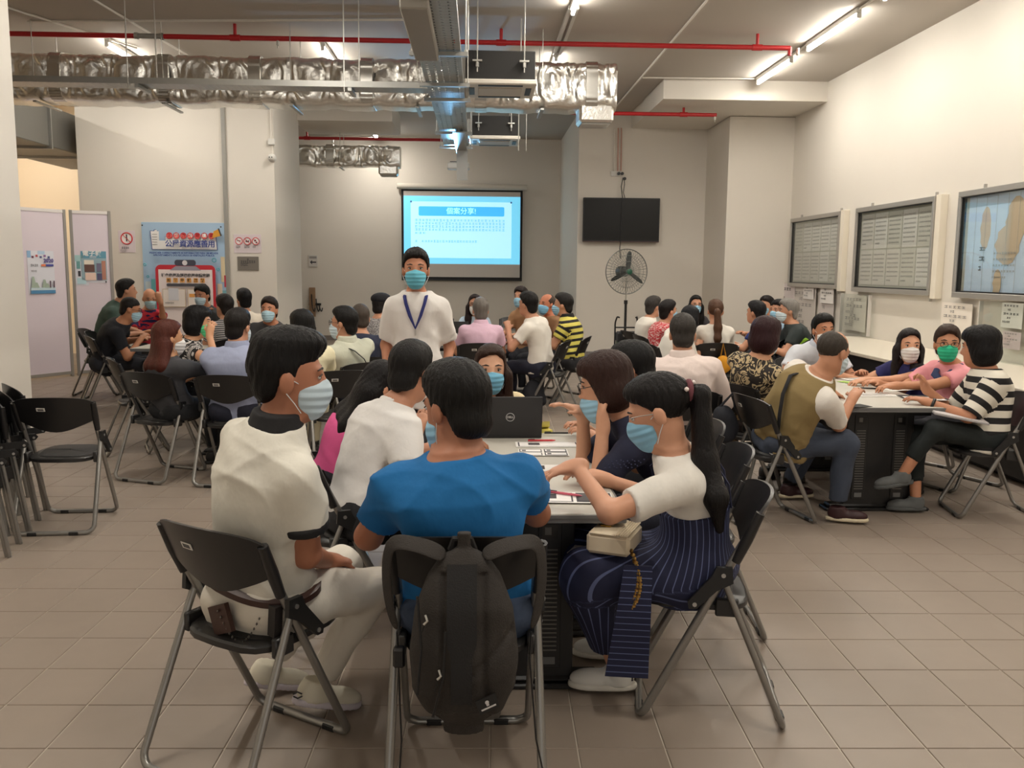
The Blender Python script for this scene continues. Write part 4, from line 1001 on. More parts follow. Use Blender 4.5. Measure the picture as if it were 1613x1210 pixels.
# ---------------------------------------------------------------- foreground table
blackcloth = cloth((30, 29, 31))
def white_polo():
    wp = cloth((226, 222, 210)); tr = cloth((214, 208, 196))
    p = make('person in a white polo with black collar and white trousers, twisting to the right', (457, 597, 2.80), 38, 'quiff', (20, 18, 18), wp, tr, (196, 214, 224),
             hip=(-.715, 2.865), ha=76, hp=4, twist=22, w=1.02, R=(516, 884, 2.97), L=(-.62, 3.14, .62), Rk=dict(pole=(-.05, -.35, -.9), curl=1.5, hand=(.6, .6, -.2)),
             knees={'R': (-.36, 3.06, .485), 'L': (-.52, 3.26, .50)}, feet={'R': (-.585, 3.06, .13), 'L': (-.80, 3.23, .12)},
             sdirs={'R': (.85, .42, -.28), 'L': (.8, .5, -.3)}, shoe=mat('trainer_cream', (214, 208, 190), .7), sole=mat('trainer_sole', (200, 192, 200), .6),
             seat=(-.755, 2.82, 33, 'black folding chair in the foreground under the person in white trousers'), t0=.085, waist=.12, h=.0068, sk=(172, 114, 86), loose=1.06, bend=.045, hs=1.1, wr=.007)
    p.collar(blackcloth, hgt=.045); p.cuffs(blackcloth)
    # belt, wallet with its chain, key pouch
    b = MB(); b.tube([Vector(q-p.org) for q in p.ring(.10, .017)], .019, 6, closed=True, flat=1.0); b.build('belt', mat('belt_leather', (58, 34, 28), .45), p.o, smooth=50)
    c = p.tp(-.03, 'b', -.06, .006); n = nrm(-p.fw); r = p.rt
    def quad(cu, hw, hh, th, ang, mm, nm):
        rr = r*cos(ang)+_v(0, 0, 1)*sin(ang); uu = -r*sin(ang)+_v(0, 0, 1)*cos(ang); vs = []
        for zz in (0, th):
            for sx, sy in ((-1, -1), (1, -1), (1, 1), (-1, 1)): vs.append(cu+rr*sx*hw+uu*sy*hh+n*zz-p.org)
        m_ = MB(); m_.add(vs, [(0, 3, 2, 1), (4, 5, 6, 7), (0, 1, 5, 4), (1, 2, 6, 5), (2, 3, 7, 6), (3, 0, 4, 7)]); return m_.build(nm, mm, p.o)
    wl = quad(c, .047, .046, .016, .38, mat('wallet_leather', (62, 36, 28), .5), 'wallet')
    ch = MB(); e = p.tp(.13, 'b', .04, .02)
    for i in range(16):
        u = i/15; q = c*(1-u)+e*u+n*.02-_v(0, 0, .09)*sin(pi*u)+_v(0, 0, .03)*(1-u); ch.lathe([(.0, -.004), (.006, 0), (.0, .004)], tuple(q-p.org), 6, axis='x')
    ch.build('chain', mat('chain_steel', (150, 146, 140), .3, .9), p.o)
    quad(p.tp(.165, 'b', .03, .02), .016, .05, .03, -.1, mat('pouch_black', (34, 30, 30), .5), 'key_pouch')
    lg = MB(); A = p.legs['R'][2]
    for s_ in (-1, 1): lg.tube([Vector(A+_v(-.055+.0*s_, -.062, -.02+.012*s_)-p.org)+Vector((x, 0, -abs(x)*.5*s_)) for x in (-.016, 0, .016)], .003, 5)
    lg.build('shoe_emblem', inkm, p.o)
white_polo()
def blue_tee():
    p = make('person in a bright blue tee with thinning black hair, back to the camera', (717, 644, 2.80), 0, 'short', (22, 19, 18), (16, 104, 166), (58, 72, 96), blue,
             hip=(-.035, 2.80), ha=-42, hp=12, w=1.16, L=(-.33, 3.16, .76), R=(.16, 3.22, .78), knees={'L': (-.17, 3.20, .50), 'R': (.17, 3.20, .5)}, feet={'L': (-.075, 2.97, .16), 'R': (.035, 2.97, .16)},
             sdirs={'L': (.12, .62, -.75), 'R': (-.12, .62, -.75)}, shoe=mat('shoe_grey', (92, 90, 88), .7), sole=mat('sole_grey', (120, 116, 110), .8), drop=.02, bulge=.02,
             seat=(-.035, 2.745, 0, 'black folding chair at the near table end, hung with a dark backpack'), h=.0072, sk=(176, 118, 90), t0=-.2, bend=.055, wr=.008, hs=1.14)
    return p
blue_tee()
make('person with long brown hair facing us behind the open laptop', (773, 584, 4.86), 180, 'long', BRN, (232, 214, 172), mask=(120, 186, 218), ha=176, hip=(.06, 5.10), w=.84, sk=(214, 164, 134), h=.0085, sleeve=.8, R=(-.08, 4.72, .77), L=(.2, 4.72, .77),
     seat='black folding chair behind the laptop at the far table end')
p4 = make('person in a white tee with black trousers on the left of the foreground table', (648, 588, 4.02), 58, 'short', BLK, (226, 224, 222), (30, 30, 34), hip=(-.53, 3.88), ha=28, hp=14, w=1.04, R=(-.08, 3.75, .77), L=(-.1, 4.25, .77), h=.0085,
     seat=(-.62, 3.90, 70, 'black folding chair under the person in the white tee by the foreground table'), sk=(182, 128, 100), t0=-.12)
p4.collar(cloth((226, 224, 222)), r=.066, hgt=.025)
make('person in a pink top bending forward, long black hair hiding the face', (600, 614, 4.55), 72, 'longback', (20, 17, 18), (232, 96, 158), (40, 40, 48), hip=(-.74, 4.62), ha=66, hp=38, w=.92, h=.009, face=False, sleeve=.9,
     seat=(-.84, 4.66, 76, 'black folding chair under the person in the pink top'))
def navy_woman():
    p = make('person with a chestnut bob and dark glasses resting the chin on both hands', (952, 606, 3.88), -92, 'bob', (56, 34, 28), (34, 38, 62), (36, 38, 52), (150, 196, 222), hip=(.95, 3.90), ha=-78, hp=16, w=.95, sleeve=.95, drop=.035,
             L=(950, 668, 3.80), R=(918, 652, 3.92), Lk=dict(hand=(-.1, .2, .95), palm=(.9, .1, 0), pole=(.25, -.35, -1), curl=1.3), Rk=dict(hand=(-.85, -.1, .45), palm=(.3, 0, -.9), pole=(0, .3, -1), curl=.35), glasses=(24, 20, 20), sk=(208, 156, 126), h=.0078,
             seat=(1.02, 3.90, -86, 'grey-rimmed folding chair behind the ponytail, under the person in navy'))
    w_ = MB()
    for i in range(9):
        for j in range(3): u = (i-4)*.018; q = p.S['L']+nrm(p.arm['L'][1]-p.S['L'])*(.12+.02*j+.012*abs(sin(i)))+p.fw*u*.9-p.rt*.07; w_.lathe([(.0, -.002), (.004, 0), (.0, .002)], tuple(q-p.org), 6, axis='y')
    w_.build('lace_dots', cloth((58, 62, 92)), p.o)
    return p
navy_woman()
make('person with curly black hair, only the head showing beyond the chestnut bob', (994, 582, 4.55), -95, 'short', (22, 20, 21), (40, 44, 66), hip=(.98, 4.56), ha=-70, hp=12, w=.95, seat='black folding chair beyond the chestnut bob, mostly hidden')
def overall_woman():
    pin = pattern('navy_pinstripe', 'vstripe', (96, 106, 146), (27, 31, 62), .021, .13)
    p = Person('person with a long black ponytail, white tee and navy pinstripe overalls', (1036, 650, 3.10), -82, hip=(.78, 3.16), ha=-74, hp=24, w=.86, sk=(206, 152, 122), h=.0068, bend=.05)
    p.set_arm('L', (908, 735, 3.10), pole=(.15, -.9, -.5), hand=(-.93, .05, -.2), palm=(-.2, 0, -.95), curl=.55)
    p.set_arm('R', (.50, 3.50, .78))
    p.set_legs(feet={'L': (.545, 3.225, .10), 'R': (.59, 3.50, .10)}, knees={'L': (.40, 3.10, .50), 'R': (.40, 3.34, .5)})
    p.body([(K+(A-K)*.55, A-_v(0, 0, .03), .042, .032) for h_, K, A in p.legs.values()])
    p.shirt(cloth((228, 224, 216)), t0=.25, sleeve=.72, off=.012, wr=.004)
    P = [p.torso_prim(.024, -.2, .52, .05)]; 
    P += [Ell(p.hip-p.fw*.04+_v(0, 0, -.01), (.17, .15, .10), rot_cols(p.rt, p.fw, _v(0, 0, 1)), .05)]
    for h_, K, A in p.legs.values(): P += [Cap(h_, K, .105, .095, .07), Cap(K, K+(A-K)*.72, .092, .085, .06, cut1=np.linalg.norm(A-K)*.70)]
    x0, y0, z0 = p.org
    def pcf(V):
        x, y, z, t = p.tor(V); th = np.arctan2(x, y); o = np.stack([x*1.0, y, z], 1); o[:, 0] = np.where(t > -.03, th*.15, (V@p.rt)); 
        K = p.legs['L'][1]; low = V[:, 2] < .42; o[low, 0] = np.arctan2(V[low, 0]-.5, V[low, 1]-3.2)*.12; return o
    solid('overalls', P, .0075, pin, p.o, p.org, (), lambda q: .004*(np.sin(26*(q[..., 2])+11*(q[..., 0]-x0))+.7*np.sin(31*(q[..., 1]-y0)+9*q[..., 2])), pcf)
    dk = cloth((30, 34, 64))
    for sx in (-1, 1):
        p.strap([p.tp(sx*.06, 'b', .50, .008), p.tp(sx*.068, 'b', .7, .012), p.tp(sx*.075, 'b', .85, .012), p.tp(sx*.08, 0, .925, .0)+p.tz*.012, p.tp(sx*.075, 'f', .8, .006), p.tp(sx*.06, 'f', .5, .006)], dk, .011, 'shoulder_strap', .35)
    # sash hanging at the near side
    s = MB(); b0 = p.hip-p.rt*.17+p.fw*.14+_v(0, 0, .05); vs = []
    for i in range(9):
        u = i/8; c = b0-p.rt*(.05+.015*sin(5*u))-_v(0, 0, .42*u)+p.fw*(.05+.03*u)
        for d, sg in ((-.07, -1), (.07, 1)): vs += [c+p.fw*d*(.7+.4*u)-p.org, c+p.fw*d*(.7+.4*u)-p.rt*.008-p.org]
    fs = []
    for i in range(8):
        a = i*4; fs += [(a, a+2, a+6, a+4), (a+1, a+5, a+7, a+3), (a, a+4, a+5, a+1), (a+2, a+3, a+7, a+6)]
    s.add(vs, fs+[(0, 1, 3, 2), (32, 34, 35, 33)]); so = s.build('sash', pattern('navy_pinstripe_h', 'hstripe', (96, 106, 146), (27, 31, 62), .024, .13), p.o, smooth=50)
    at = so.data.attributes.new('pc', 'FLOAT_VECTOR', 'POINT'); at.data.foreach_set('vector', np.array([tuple(v.co) for v in so.data.vertices], np.float32).ravel())
    p.shoes(mat('sneaker_white', (224, 222, 216), .6), soleW, {'L': (-.98, .1, 0), 'R': (-.98, .15, 0)})
    for q in 'LR':
        A = p.legs[q][2]
        for i in range(4): k = MB(); u = -.045-.022*i; k.tube([Vector((A[0]+u-p.org[0], A[1]-p.org[1]+sy*.026, .088-.011*i-abs(sy)*.012)) for sy in (-1, -.5, 0, .5, 1)], .0035, 5); k.build('shoelace', soleW, p.o)
    z = MB()
    for i in range(7):
        yy = -.03+.01*i; A = p.legs['L'][2]; z.box(A[0]+.040-p.org[0], A[1]-.03+.009*i-p.org[1], .055, A[0]+.052-p.org[0], A[1]-.026+.009*i-p.org[1], .095)
    z.build('heel_tab', inkm, p.o)
    p.tail_x = -.15; p.hair('pony', (24, 20, 20)); p.mask((140, 192, 220)); p.face()
    q = MB(); c = p.H(0, -.122, .03)
    for i, (dx, dz) in enumerate(((-.03, .012), (.028, .03), (.02, -.03))): q.lathe([(0, -.009), (.007, -.005), (.009, 0), (.007, .005), (0, .009)], tuple(c+_v(dx*.6, dx*.8-.02, dz)-p.org), 10)
    q.build('hair_beads', mat('pearl', (236, 222, 216), .25), p.o, smooth=60)
    q = MB(); q.tube([Vector(c-p.org)+Vector((.0, .034*cos(t), .034*sin(t))) for t in np.linspace(0, 2*pi, 13)[:-1]], .011, 6, closed=True); q.build('hair_tie', cloth((112, 62, 70)), p.o, smooth=60)
    q = MB(); q.tube([Vector(p.H(-.055, .085, .02)-p.org), Vector(p.H(-.07, .05, .018)-p.org), Vector(p.H(-.082, -.012, .005)-p.org)], .0018, 5); q.build('glasses', mat('frame_thin', (170, 166, 160), .3), p.o)
    chair(.865, 3.17, -80, 'black folding chair at right foreground, seat showing behind the pinstripe overalls')
overall_woman()
# ---------------------------------------------------------------- standing speaker
def speaker():
    p = make('person standing in a white tee with a dark blue lanyard before the screen', (655, 426, 5.8), 180, 'short', (22, 19, 18), (230, 226, 222), (60, 62, 70), (104, 186, 208), ha=178, hip=(-.41, 5.83), w=.86, stand=True, sleeve=.85, off=.024, t0=-.42, hs=1.03,
             L=(-.22, 5.80, .90), R=(-.60, 5.80, .90), Lk=dict(pole=(.2, .6, 0), hand=(0, 0, -1), palm=(-1, 0, 0)), Rk=dict(pole=(-.2, .6, 0), hand=(0, 0, -1), palm=(1, 0, 0)), sk=(186, 128, 98), bend=.02, wr=.005, h=.0085)
    pts = [p.tp(-.07, 0, .985), p.tp(-.07, 'f', .92, .02), p.tp(-.06, 'f', .84, .024), p.tp(-.035, 'f', .70, .022), p.tp(0, 'f', .55, .022), p.tp(.035, 'f', .70, .022), p.tp(.06, 'f', .84, .024), p.tp(.07, 'f', .92, .02), p.tp(.07, 0, .985)]
    p.strap(pts, cloth((44, 50, 112)), .011, 'lanyard', .3)
    c = MB(); q = p.tp(0, 'f', .52, .022)-p.org; c.box(q[0]-.006, q[1]-.004, q[2]-.03, q[0]+.006, q[1]+.004, q[2]+.015); c.build('lanyard_clip', rodm, p.o)
speaker()
# ---------------------------------------------------------------- right-hand table
def vest_man():
    p = make('person in a khaki vest over a white shirt, balding, at the right-hand table', (1313, 556, 5.42), 76, 'balding', (72, 64, 58), (230, 224, 216), (60, 68, 84), pale, hip=(1.99, 5.61), ha=62, hp=18, w=1.08, vest=mat('khaki_vest', (142, 122, 80), .85, bump=.2, bscale=24),
             sleeve=.85, R=(1343, 628, 5.62), L=(2.45, 6.0, .79), knees={'R': (2.36, 5.50, .53), 'L': (2.34, 5.95, .50)}, feet={'R': (2.34, 5.52, .10), 'L': (2.22, 6.1, .10)}, sdirs={'R': (.95, -.25, 0), 'L': (.95, .1, 0)},
             shoe=mat('shoe_black_red', (52, 22, 26), .5), sole=soleC, seat=(1.90, 5.62, 78, 'black folding chair under the person in the khaki vest'), loose=1.15, sk=(196, 140, 108), bend=.06, bulge=.02, h=.009, Rk=dict(pole=(-.5, -.5, -.8)))
    p.strap([p.tp(-.06, 0, .94)+p.tz*.03, p.tp(-.02, 'b', .86, .03), p.tp(.04, 'b', .65, .028), p.tp(.09, 'b', .42, .03), p.tp(.13, 'b', .2, .034), p.tp(.17, 'b', .05, .03)], blackcloth, .017, 'shoulder_strap', .3)
vest_man()
make('person in a pale blue-white shirt with a white mask pulled low, beyond the khaki vest', (1297, 521, 7.6), 182, 'short', BLK, (216, 220, 228), mask=whitem, hip=(2.98, 7.86), ha=176, drop=.012, sk=(190, 132, 100), L=(3.25, 7.35, .77), R=(2.7, 7.4, .77), collar=(206, 214, 228),
     seat='black folding chair beyond the right-hand table end, under the pale shirt')
p22 = make('person with short dark red hair in a black and beige swirl print blouse', (1207, 531, 6.25), 52, 'bob', (52, 24, 28), pattern('swirl_print', 'swirl', (188, 168, 130), (38, 32, 28), 9., .42), (48, 40, 40), pale, hip=(1.98, 6.36), ha=48, hp=8, w=.98, sleeve=.45, R=(1252, 590, 6.35), L=(2.42, 6.75, .79), sk=(210, 156, 122),
     seat='black folding chair under the person in the swirl print blouse')
p23 = make('person with long dark hair and a white mask facing us at the right-hand table', (1432, 546, 7.0), -120, 'long', (34, 26, 26), (38, 38, 92), mask=whitem, hip=(3.52, 7.05), ha=-168, w=.9, sk=(212, 158, 126), R=(2.98, 7.2, .78), L=(3.02, 6.75, .78), sleeve=.5, seat='black folding chair under the person with the white mask and navy blouse')
q = MB()
for (x, t, wd, hh) in ((.0, .62, .07, .09), (-.03, .45, .05, .07), (.05, .5, .04, .06)):
    c = p23.tp(x, 'f', t, .006)-p23.org; q.lathe([(0, -.004), (wd*.6, 0), (0, .004)], tuple(c), 9, axis='y')
q.build('blouse_flower', cloth((206, 84, 130)), p23.o)
p24 = make('person in a pink shirt with a bright green mask and short brown hair', (1492, 543, 6.45), -112, 'short', (66, 48, 40), (236, 158, 166), mask=(42, 186, 142), hip=(3.58, 6.5), ha=-160, w=.95, sk=(196, 138, 104), R=(3.05, 6.6, .78), L=(3.05, 6.3, .80), glasses=(60, 40, 34), seat='black folding chair under the person with the green mask')
p24.strap([p24.tp(-.08, 0, .97), p24.tp(-.08, 'f', .85, .02), p24.tp(-.02, 'f', .68, .02), p24.tp(.04, 'f', .8, .02), p24.tp(.09, 0, .97)], pattern('scarf_blue', 'fleck', (150, 172, 200), (52, 66, 104), 40., .5), .03, 'scarf', .4)
def stripe_woman():
    st = pattern('bold_stripes', 'hstripe', (22, 20, 22), (232, 226, 212), .088, .47)
    p = make('person with a black bob in a black and white striped tunic, legs crossed', (1543, 548, 5.78), -78, 'bob', (18, 16, 17), st, (26, 32, 32), hip=(3.40, 5.74), ha=-42, hp=8, w=.98, sleeve=.92, L=(1462, 634, 5.72), R=(1458, 612, 6.02), Lk=dict(pole=(.3, -.4, -.8), curl=.5), Rk=dict(hand=(-.3, .1, .9), palm=(-.9, .1, 0), pole=(.3, .2, -1), curl=1.2),
             knees={'L': (3.00, 5.62, .60), 'R': (2.99, 5.86, .52)}, feet={'L': (2.82, 5.66, .30), 'R': (2.98, 5.76, .10)}, sdirs={'L': (-.97, .0, -.16), 'R': (-.97, .1, 0)}, shoe=mat('shoe_slate', (96, 98, 98), .8), sole=mat('sole_slate', (84, 86, 86), .8),
             seat=(3.47, 5.74, -80, 'black folding chair at the right edge under the striped tunic'), t0=-.24, hem=.11, wr=.003, sk=(190, 132, 100), body_legs=lambda s: [(K+(A-K)*.5, A-_v(0, 0, .03), .042, .034) for h_, K, A in s.legs.values()], h=.0088, off=.018, sep=.1)
    wt = MB(); S, E, W, hd, *_ = p.arm['L']; c = W-nrm(W-E)*.03; R = rot_cols(*(lambda d: (nrm(np.cross(d, _v(0, 0, 1))), d, np.cross(nrm(np.cross(d, _v(0, 0, 1))), d)))(nrm(W-E)))
    wt.tube([Vector(c+R@_v(.034*cos(t), 0, .032*sin(t))-p.org) for t in np.linspace(0, 2*pi, 15)[:-1]], .011, 6, closed=True); wt.build('wristwatch', blackm, p.o, smooth=50)
    pn = MB(); H_ = p.arm['R'][2]+_v(-.05, -.02, .09)-p.org; pn.tube([Vector(H_+_v(-.03, 0, -.1)), Vector(H_+_v(.03, 0, .06))], .004, 6)
    return p
stripe_woman()
p26 = make('person in a pinkish white shirt and khaki trousers, back to us, grey-black hair', (1075, 528, 6.12), 14, 'short', (62, 58, 54), (228, 212, 206), (158, 138, 112), hip=(1.45, 6.08), ha=8, hp=10, w=1.16, sl_long=True, collar=(228, 212, 206), knees={'R': (1.85, 6.4, .5), 'L': (1.5, 6.5, .5)}, feet={'R': (1.85, 6.3, .1), 'L': (1.55, 6.45, .1)},
     shoe=mat('shoe_brown', (112, 68, 40), .5), seat='black folding chair under the person in khaki trousers', h=.009, R=(1.72, 6.35, .66), L=(1.35, 6.5, .66), loose=1.1, t0=-.02, wr=.006, bend=.05)
ring = p26.ring(.02, .012)
b = MB(); b.tube([Vector(q-p26.org) for q in ring], .018, 6, closed=True); b.build('belt', blackm, p26.o, smooth=50)
# ---------------------------------------------------------------- back right table
W_ = (232, 226, 216)
make('person with grey-black hair in a white blouse, leftmost at the back right table', (1030, 484, 11.7), 75, 'short', (64, 60, 58), W_, mask=whitem, ha=62, w=.95, seat='black folding chair behind the trolley bag under the white blouse')
make('person in a red and white print blouse with a blue mask', (1053, 491, 10.9), 80, 'short', (30, 24, 24), pattern('red_print', 'fleck', (226, 200, 196), (196, 60, 66), 38., .45), mask=blue, ha=66, w=.95, seat='black folding chair under the red print blouse')
make('person with glasses and long black hair facing us at the back right table', (1096, 481, 12.7), 180, 'long', BLK, (50, 46, 50), mask=blue, ha=182, w=.86, glasses=(60, 46, 44), seat='black folding chair facing us at the back right table')
make('person with a brown ponytail and white top, back to us', (1127, 491, 10.0), 4, 'pony', (92, 62, 44), (236, 230, 220), hip=(2.68, 9.97), ha=8, w=.9, sleeve=.9, seat=(2.66, 9.86, 2, 'black folding chair hung with a mustard bag, under the brown ponytail'))
make('person in white with a round black head, between grey head and ponytail', (1087, 503, 9.75), 66, 'bob', (22, 21, 26), W_, hip=(2.05, 9.75), ha=30, hp=18, w=.9, sleeve=.9, face=False, seat='black folding chair left of the brown ponytail under the person in white')
make('person in a dark blue polo with short black hair, right of the brown ponytail', (1190, 493, 10.5), -66, 'short', (28, 26, 28), (30, 50, 112), hip=(3.35, 10.42), ha=-40, w=.95, seat='black folding chair under the dark blue polo')
make('person with a blue mask facing left, behind the dark blue polo', (1207, 483, 12.0), -105, 'short', (34, 28, 27), (196, 178, 160), mask=blue, ha=-125, seat='black folding chair behind the dark blue polo')
make('person with a black visor and blue mask beside the grey-haired person', (1226, 490, 11.2), -100, 'short', (26, 24, 25), (166, 196, 220), mask=blue, ha=-118, seat='black folding chair hidden beyond the grey-haired person')
p35 = make('person with silver grey hair in a dark green polo by the right wall', (1240, 491, 10.1), -84, 'short', (150, 146, 140), (46, 54, 54), ha=-88, w=1.1, bulge=.03, mask=pale, seat='black folding chair under the silver-haired person', bend=.06)
q = MB(); c = p35.tp(-.17, 0, .62)-p35.org; q.lathe([(0, -.012), (.07, 0), (0, .012)], tuple(c+_v(0, -.02, 0)), 3, axis='y'); q.build('lime_panel', cloth((150, 204, 60)), p35.o)
# ---------------------------------------------------------------- table at the screen
make('person in glasses and a light blue top with long hair, under the screen', (748, 481, 11.8), 180, 'long', (40, 28, 28), (176, 196, 214), mask=whitem, ha=182, w=.86, glasses=(60, 46, 44), seat='black folding chair facing us under the screen')
make('person in a lilac pink shirt with grey hair, back to us below the screen', (757, 490, 9.8), -4, 'short', (128, 122, 114), (222, 186, 206), ha=-6, w=1.05, collar=(222, 186, 206), bend=.05, seat=(-.0, 9.66, -3, 'black folding chair under the lilac pink shirt, seen above the laptop'))
make('person in a white shirt and navy trousers with black hair, turned left', (831, 480, 10.0), -58, 'short', BLK, W_, (28, 30, 48), hip=(.70, 9.98), ha=-48, w=1.02, L=(.33, 9.95, .95), seat=(.83, 9.97, -72, 'black folding chair under the white shirt, its legs clear of the crowd'), wr=.006)
make('person in a brown top with tied hair behind the white shirt', (820, 469, 11.7), -140, 'short', (40, 30, 28), (170, 128, 92), mask=blue, ha=-150, w=.88, seat='black folding chair hidden behind the white shirt')
make('person with a bald reddish head and blue mask, right of the white shirt', (861, 480, 11.2), -125, 'balding', (80, 66, 58), (150, 112, 80), mask=(130, 190, 226), ha=-128, sk=(196, 122, 90), seat='black folding chair under the bald person with the blue mask')
make('person in a yellow and black striped polo with combed black hair', (886, 481, 10.6), -70, 'short', (38, 34, 32), pattern('wasp_stripes', 'hstripe', (30, 28, 28), (226, 214, 104), .075, .42), (40, 40, 44), mask=blue, ha=-74, w=1.05, collar=(32, 30, 30), bulge=.02, seat=(1.14, 10.60, -74, 'black folding chair under the yellow striped polo'))
# ---------------------------------------------------------------- middle
p42 = make('person in a dark flat cap and grey flecked shirt, left of the standing person', (601, 482, 9.7), 22, 'crop', (40, 36, 34), pattern('grey_fleck', 'fleck', (178, 174, 172), (110, 106, 108), 60., .5), ha=30, w=1.08, seat='black folding chair under the flat cap')
p42.cap(mat('cap_felt', (28, 28, 34), .9))
p43 = make('person with cropped greying hair in a navy shirt behind the shoulder bag', (567, 502, 8.3), -12, 'crop', (84, 74, 66), (36, 40, 62), ha=-22, w=1.0, seat='black folding chair under the cropped greying head')
p44 = make('person in glasses and a pale green shirt with a black shoulder strap', (541, 510, 7.6), -42, 'short', BLK, (206, 208, 190), mask=(206, 224, 234), hip=(-1.12, 7.66), ha=-72, w=1.04, glasses=(50, 40, 36), seat='black folding chair under the pale green shirt', drop=.008, collar=(206, 208, 190), wr=.006)
p44.strap([p44.tp(-.09, 'f', .8, .01), p44.tp(-.085, 0, .945), p44.tp(-.04, 'b', .86, .024), p44.tp(.03, 'b', .70, .026), p44.tp(.08, 'b', .5, .026), p44.tp(.14, 'b', .25, .026), p44.tp(.18, 0, .12)], blackcloth, .014, 'shoulder_strap', .3)
p45 = make('person in a cream tee with a yellow print and black bowl cut, back to us', (475, 514, 7.1), -14, 'bob', (22, 20, 19), (232, 224, 190), (216, 206, 176), pale, hip=(-1.42, 7.1), ha=-38, hp=6, w=1.08, seat=(-1.12, 7.02, -20, 'black folding chair under the cream tee, backrest label toward us'), hs=.96)
q = MB()
for i in range(6):
    c = p45.tp(-.06+.028*i, 'b', .72, .013)-p45.org; q.box(c[0]-.011, c[1]-.004, c[2]-.022, c[0]+.011, c[1]+.004, c[2]+.022)
q.build('yellow_print', cloth((226, 236, 70)), p45.o)
# ---------------------------------------------------------------- left group
make('person in a dark green shirt with black hair, nearest the white panels', (200, 458, 11.3), 82, 'short', (34, 32, 32), (72, 92, 84), hip=(-4.75, 11.35), ha=66, w=1.15, bulge=.02, seat='black folding chair under the dark green shirt', bend=.06)
make('person in a black tee and glasses bending over, left of the auburn hair', (206, 488, 10.2), 80, 'crop', (36, 31, 29), (24, 26, 34), mask=(168, 204, 222), hip=(-4.3, 10.3), ha=72, hp=16, w=1.08, glasses=(24, 22, 22), seat=(-4.3, 10.3, 60, 'black folding chair under the black tee, labelled backrest toward us'), sk=(190, 132, 98), bend=.06)
p48 = make('person with a bald head, a hand on the brow and a pale blue mask', (236, 471, 11.9), 140, None, BLK, pattern('red_navy', 'fleck', (196, 44, 62), (40, 38, 86), 6., .5), mask=(176, 216, 228), ha=152, hp=14, sk=(204, 146, 112), L=(253, 476, 11.65), Lk=dict(hand=(-.3, 0, .9), palm=(0, .6, 0), pole=(.2, 0, -1)), seat='black folding chair under the bald person at left')
p49 = make('person with long auburn hair in a charcoal top at the left', (266, 534, 6.85), 34, 'longback', (92, 44, 32), (58, 58, 62), (30, 32, 36), mask=whitem, hip=(-2.36, 6.86), ha=52, hp=6, w=.95, sleeve=.72, R=(-1.9, 7.3, .77), seat=(-2.46, 6.84, 22, 'black folding chair under the long auburn hair, labelled backrest toward us'), sk=(214, 158, 118))
p50 = make('person with a black bob and mint green mask in a zebra print top', (313, 508, 7.9), 66, 'bob', (20, 18, 20), pattern('zebra_print', 'swirl', (206, 200, 196), (26, 24, 26), 7., .35), mask=(96, 214, 150), hip=(-2.62, 7.95), ha=84, hp=6, w=.92, R=(330, 528, 7.72), Rk=dict(hand=(.1, .1, .95), palm=(.3, .9, 0), pole=(0, -.3, -1), curl=.9), sleeve=.3, seat='black folding chair under the zebra print top', sk=(214, 160, 124), drop=.0)
make('person in a charcoal shirt with a pale mask facing us before the banner', (318, 466, 11.7), 182, 'short', BLK, (58, 60, 62), mask=(180, 206, 220), ha=196, hp=10, hip=(-3.62, 11.9), w=1.08, R=(-3.55, 11.6, .98), Rk=dict(hand=(.4, 0, .8)), seat='black folding chair before the banner, facing us', sk=(188, 130, 100))
make('person with dark hair in a thin striped top, behind the blue shirt', (353, 484, 10.2), -34, 'short', (34, 28, 26), pattern('thin_stripes', 'hstripe', (196, 192, 190), (60, 58, 60), .024, .5), ha=-48, w=.9, seat='black folding chair under the thin striped top')
make('person in a white top with black hair turned away beside the metal plaque', (384, 473, 11.2), -24, 'short', (16, 15, 17), (232, 222, 206), ha=-34, w=.95, seat='black folding chair under the white top by the pillar')
make('person in a light blue shirt, back to us, black hair with a thin crown', (376, 516, 6.85), 4, 'short', (30, 25, 23), (158, 166, 194), (34, 36, 52), hip=(-1.83, 6.8), ha=16, hp=6, w=1.22, sl_long=True, collar=(158, 166, 194), seat=(-1.86, 6.70, 4, 'black folding chair under the light blue shirt, labelled backrest toward us'), wr=.006, bend=.055, t0=-.22, bulge=.02, mask=pale)
make('person in a dark grey tee and pale mask looking at us past the blue shirt', (424, 489, 9.5), 182, 'short', (44, 32, 27), (62, 62, 64), mask=(176, 210, 224), ha=184, hip=(-2.27, 9.72), w=1.06, sk=(196, 134, 102), seat='black folding chair under the dark grey tee', hs=1.05)
